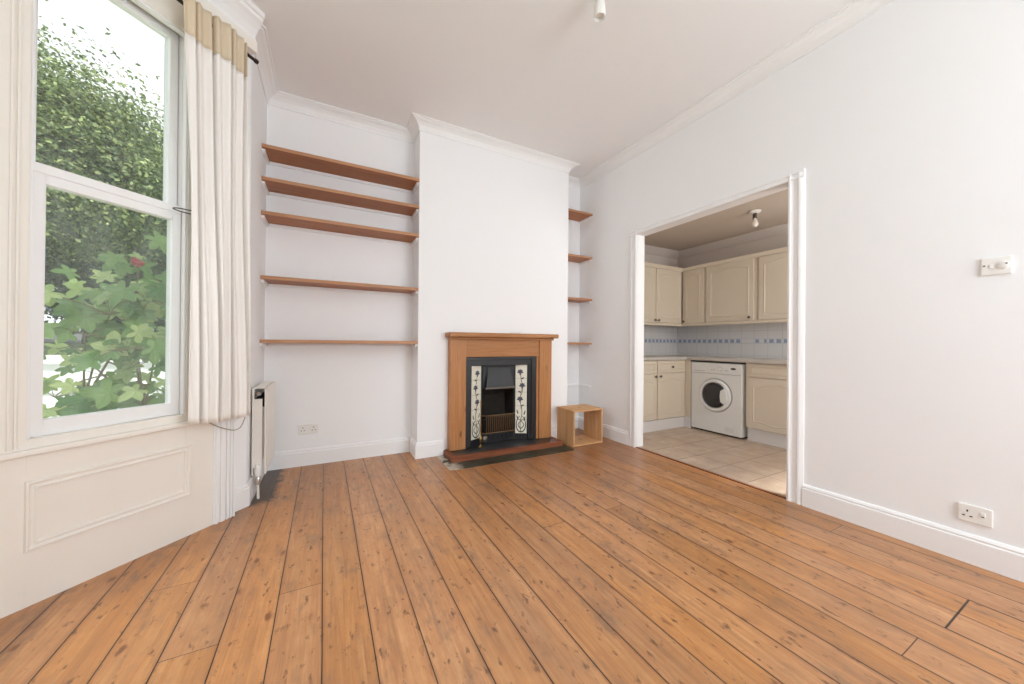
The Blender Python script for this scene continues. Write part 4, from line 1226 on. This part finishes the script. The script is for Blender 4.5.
# leafy lobed shrub right outside the window
def maple():
    pts = []
    tips = [(-2.3, .40), (-1.25, .52), (0, .62), (1.25, .52), (2.3, .40)]
    seq = []
    seq.append((PI, .08))
    for i, (a, r) in enumerate(tips):
        seq.append((a-.34, r*.74)); seq.append((a-.14, r*.90)); seq.append((a, r)); seq.append((a+.14, r*.90)); seq.append((a+.34, r*.74))
        if i < 4: seq.append((a+.60, r*.50))
    return [(r*math.cos(a), r*math.sin(a)) for a, r in seq]
MAPLE = maple()
def shrub():
    base = dirp(112, 3.35)
    o = empty('garden_shrub', (base.x, base.y, -.6), 0, 'leafy shrub with big lobed green leaves growing just outside the lower sash', 'shrub')
    rnd = random.Random(12)
    bm = nb(); V, F = [], []
    # target tips in (pixel x, pixel y, distance)
    tips = []
    spec = [(140, 262, 9), (120, 285, 12), (150, 300, 16), (95, 290, 8), (75, 305, 5), (110, 315, 20), (135, 330, 22), (160, 335, 16), (85, 335, 14), (55, 350, 5), (72, 355, 3), (120, 350, 16), (150, 360, 16), (100, 375, 4), (75, 385, 3), (115, 390, 6), (145, 385, 14), (160, 395, 12), (55, 398, 9), (80, 408, 10), (125, 405, 12), (95, 418, 10), (150, 412, 12), (50, 415, 7), (160, 300, 10), (130, 300, 10), (160, 280, 6)]
    root = Vector((base.x, base.y, -.6))
    mains = [root+Vector((.05, .05, 1.45)), root+Vector((.12, .1, 1.15)), root+Vector((-.12, 0, 1.25))]
    for mn in mains: tube(bm, [root, root+(mn-root)*.5+Vector((.03, 0, 0)), mn], [.014, .011, .007], 8)
    for (px_, py_, n) in spec:
        d = rnd.uniform(3.0, 3.75)
        g = dirp(px_, d)
        u = (px_-512)/350.; zc = d/math.sqrt(1+u*u)
        z = H-(py_-340)/350.*zc
        tip = Vector((g.x, g.y, z))
        main = mains[len(tips) % 3]; tips.append(0); mid = main+(tip-main)*.5+Vector((0, 0, .03))
        st = [main, mid, mid+(tip-mid)*.6+Vector((0, 0, .03)), tip]
        tube(bm, st, [.006, .005, .0035, .0025], 6)
        for k in range(max(2, int(n*.72))):
            c = tip+Vector((rnd.gauss(0, .095), rnd.gauss(0, .095), rnd.gauss(0, .060)))
            s = rnd.uniform(.10, .185)
            nrm = (Vector((rnd.gauss(.45, .35), rnd.gauss(-1.1, .40), rnd.uniform(.35, 1.2)))).normalized()
            out = (c-tip); out.z = 0
            if out.length < 1e-3: out = Vector((1, 0, 0))
            a = (out-nrm*out.dot(nrm)).normalized(); a.rotate(Matrix.Rotation(rnd.gauss(0, .5), 3, nrm)); b_ = nrm.cross(a)
            b0 = len(V)
            V.append(c)
            for uu, vv_ in MAPLE: V.append(c+a*(uu*s)+b_*(vv_*s)-nrm*((uu*uu+vv_*vv_)*s*.55)+nrm*(abs(vv_)*s*.12))
            m = len(MAPLE)
            for q in range(m): F.append((b0, b0+1+q, b0+1+(q+1) % m))
            tube(bm, [tip, (tip+c)/2+Vector((0, 0, .01)), c], [.0022, .0018, .0015], 5)
    build('stems', bm, 'stem', o, smooth=True)
    add_mesh('foliage', V, F, 'leaf_bush', o)
    g = dirp(137, 3.2); u = (137-512)/350.; z = H-(263-340)/350.*3.2/math.sqrt(1+u*u)
    bm = nb()
    for i in range(26):
        c = Vector((g.x+rnd.gauss(0, .012), g.y+rnd.gauss(0, .012), z+rnd.gauss(0, .012)))
        m_ = Matrix.Translation(c); bmesh.ops.create_icosphere(bm, subdivisions=1, radius=.010, matrix=m_)
    tag(build('flower_head', bm, 'flower', o, smooth=True), 'small dark red flower head')
shrub()

# parked car and van up the street
def car(loc, rz, label, van=False):
    o = empty('van' if van else 'car', loc, rz, label, 'van' if van else 'car')
    if van:
        prof = [(-2.4, .35), (2.3, .35), (2.45, .7), (2.4, 1.1), (1.7, 1.35), (1.25, 2.3), (1.1, 2.42), (-2.3, 2.45), (-2.42, 2.3), (-2.45, .6)]
        bm = nb(); extr(bm, [(x, -.95, z) for x, z in prof], (0, 1.9, 0)); build('body', bm, 'render_white', o, local=True, bevel=.05)
        bm = nb(); 
        for s in (-.962, .950): box(bm, -2.3, 1.3, s, s+.012, .5, 1.25)
        tag(build('side_stripe', bm, 'vanblue', o, local=True), 'blue lower side panel')
        win = [(1.0, 1.35), (1.62, 1.40), (1.22, 2.15), (.6, 2.15)]
    else:
        prof = [(-2.1, .30), (2.05, .30), (2.15, .55), (2.05, .78), (1.25, .92), (.55, 1.36), (.2, 1.44), (-.9, 1.44), (-1.3, 1.35), (-1.85, .98), (-2.12, .90), (-2.18, .5)]
        bm = nb(); extr(bm, [(x, -.86, z) for x, z in prof], (0, 1.72, 0)); build('body', bm, 'carpaint', o, local=True, bevel=.06)
        win = [(-1.55, .98), (1.05, .96), (.48, 1.32), (.15, 1.37), (-.85, 1.37), (-1.2, 1.28)]
    bm = nb()
    y = .95 if van else .86
    extr(bm, [(x, -y-.006, z) for x, z in win], (0, .01, 0)); extr(bm, [(x, y-.004, z) for x, z in win], (0, .01, 0))
    build('side_window', bm, 'carglass', o, local=True)
    for wx in ((-1.5, 1.5) if van else (-1.3, 1.35)):
        for s in (-1, 1):
            bm = nb(); lathe(bm, [(0, -.11), (.28, -.11), (.33, -.08), (.33, .08), (.28, .11), (0, .11)], (wx, s*(y-.08), .33), 'y', 20)
            wh = build('wheel', bm, 'rubber', o, local=True, smooth=True)
            bm = nb(); lathe(bm, [(0, 0), (.20, 0), (.18, .012), (0, .012)], (wx, s*(y-.08)+s*.105-(.006), .33), 'y', 16)
            build('hubcap', bm, 'chrome', wh, local=True)
    return o
p = dirp(50, 38); car((p.x-.8, p.y, gz(p.y)+.05), math.radians(-25), 'silver car parked up the street beyond the garden')
p = dirp(33, 43); car((p.x-.6, p.y, gz(p.y)+.05), math.radians(60), 'white van with a blue side parked behind the silver car', True)

# ------------------------------------------------------------------ light
wd = bpy.data.worlds.new('World'); scene.world = wd; wd.use_nodes = True
nt = wd.node_tree; nt.nodes.clear()
o_ = nt.nodes.new('ShaderNodeOutputWorld'); bg = nt.nodes.new('ShaderNodeBackground')
tc = nt.nodes.new('ShaderNodeTexCoord'); nz = nt.nodes.new('ShaderNodeTexNoise'); nz.inputs['Scale'].default_value = 1.6; nz.inputs['Detail'].default_value = 5
rp = nt.nodes.new('ShaderNodeValToRGB'); rp.color_ramp.elements[0].position = .35; rp.color_ramp.elements[0].color = (.86, .93, 1, 1); rp.color_ramp.elements[1].position = .6; rp.color_ramp.elements[1].color = (1, 1, 1, 1)
nt.links.new(tc.outputs['Generated'], nz.inputs['Vector']); nt.links.new(nz.outputs['Fac'], rp.inputs[0]); nt.links.new(rp.outputs[0], bg.inputs[0]); nt.links.new(bg.outputs[0], o_.inputs[0])
bg.inputs[1].default_value = 1.2

def area(name, loc, target, sx, sy, power, color=(1, 1, 1), spread=None):
    l = bpy.data.lights.new(name, 'AREA'); l.shape = 'RECTANGLE'; l.size = sx; l.size_y = sy; l.energy = power; l.color = color
    if spread: l.spread = math.radians(spread)
    o = bpy.data.objects.new(name, l); COL.objects.link(o); o.location = loc
    o.rotation_euler = (Vector(target)-Vector(loc)).to_track_quat('-Z', 'Y').to_euler()
    return o
area('daylight_front_window', (FX-.58, 1.25, 2.3), (-.66, 1.72, 0), .6, .7, 14, (.88, .95, 1), 100)
area('daylight_near_window', (-1.25, -.55, 1.75), (1.2, 1.9, 1.5), .9, 2.3, 4, (.90, .96, 1))
area('rear_fill_light', (1.5, YR+.03, 1.75), (.9, 3, 2.1), 2.3, 2.1, 96, (.85, .945, 1))  # added fill panel in front of the solid rear wall, no window there
area('kitchen_fill_light', (3.7, .12, 1.55), (3.9, 3, 2.0), 1.0, 1.1, 17, (1, .97, .93))  # added area lamp in the unseen near wall opening, brightens the kitchen
sun = bpy.data.lights.new('sun', 'SUN'); sun.energy = 5.0; sun.angle = math.radians(12); sun.color = (1, .97, .92)
so_ = bpy.data.objects.new('sun', sun); COL.objects.link(so_); so_.rotation_euler = Vector((-.30, .50, -.80)).to_track_quat('-Z', 'Y').to_euler()

# ------------------------------------------------------------------ camera
cam = bpy.data.cameras.new('camera'); co = bpy.data.objects.new('camera', cam); COL.objects.link(co)
cam.sensor_width = 36; cam.sensor_fit = 'HORIZONTAL'; cam.lens = 350*36/1024; cam.clip_start = .02; cam.clip_end = 300
# columns: world vectors of camera right, up, -forward (from two measured vanishing points)
R3 = [[.885, .009, .465], [-.465, -.001, .885], [.008, -1., .003]]
import numpy as np
def nn_(v): v = np.array(v, float); return v/np.linalg.norm(v)
dY = nn_([(328-512)/350, (341.5-342)/350, 1]); dX = nn_([(1177-512)/350, (348.5-342)/350, 1]); dX = nn_(dX-dX.dot(dY)*dY); dZ = np.cross(dX, dY)
Rw = np.array([dX, dY, dZ])          # world = Rw @ (x right, y down, z forward)
right, down, fwd = Rw[:, 0], Rw[:, 1], Rw[:, 2]
mw = Matrix([[right[0], -down[0], -fwd[0], 0], [right[1], -down[1], -fwd[1], 0], [right[2], -down[2], -fwd[2], H], [0, 0, 0, 1]])
co.matrix_world = mw
scene.camera = co
scene.view_settings.view_transform = 'Standard'; scene.view_settings.look = 'None'
scene.view_settings.exposure = .28; scene.view_settings.gamma = 1
try: scene.view_settings.use_curve_mapping = False
except Exception: pass
scene.cycles.max_bounces = 12; scene.cycles.diffuse_bounces = 8; scene.cycles.transparent_max_bounces = 12
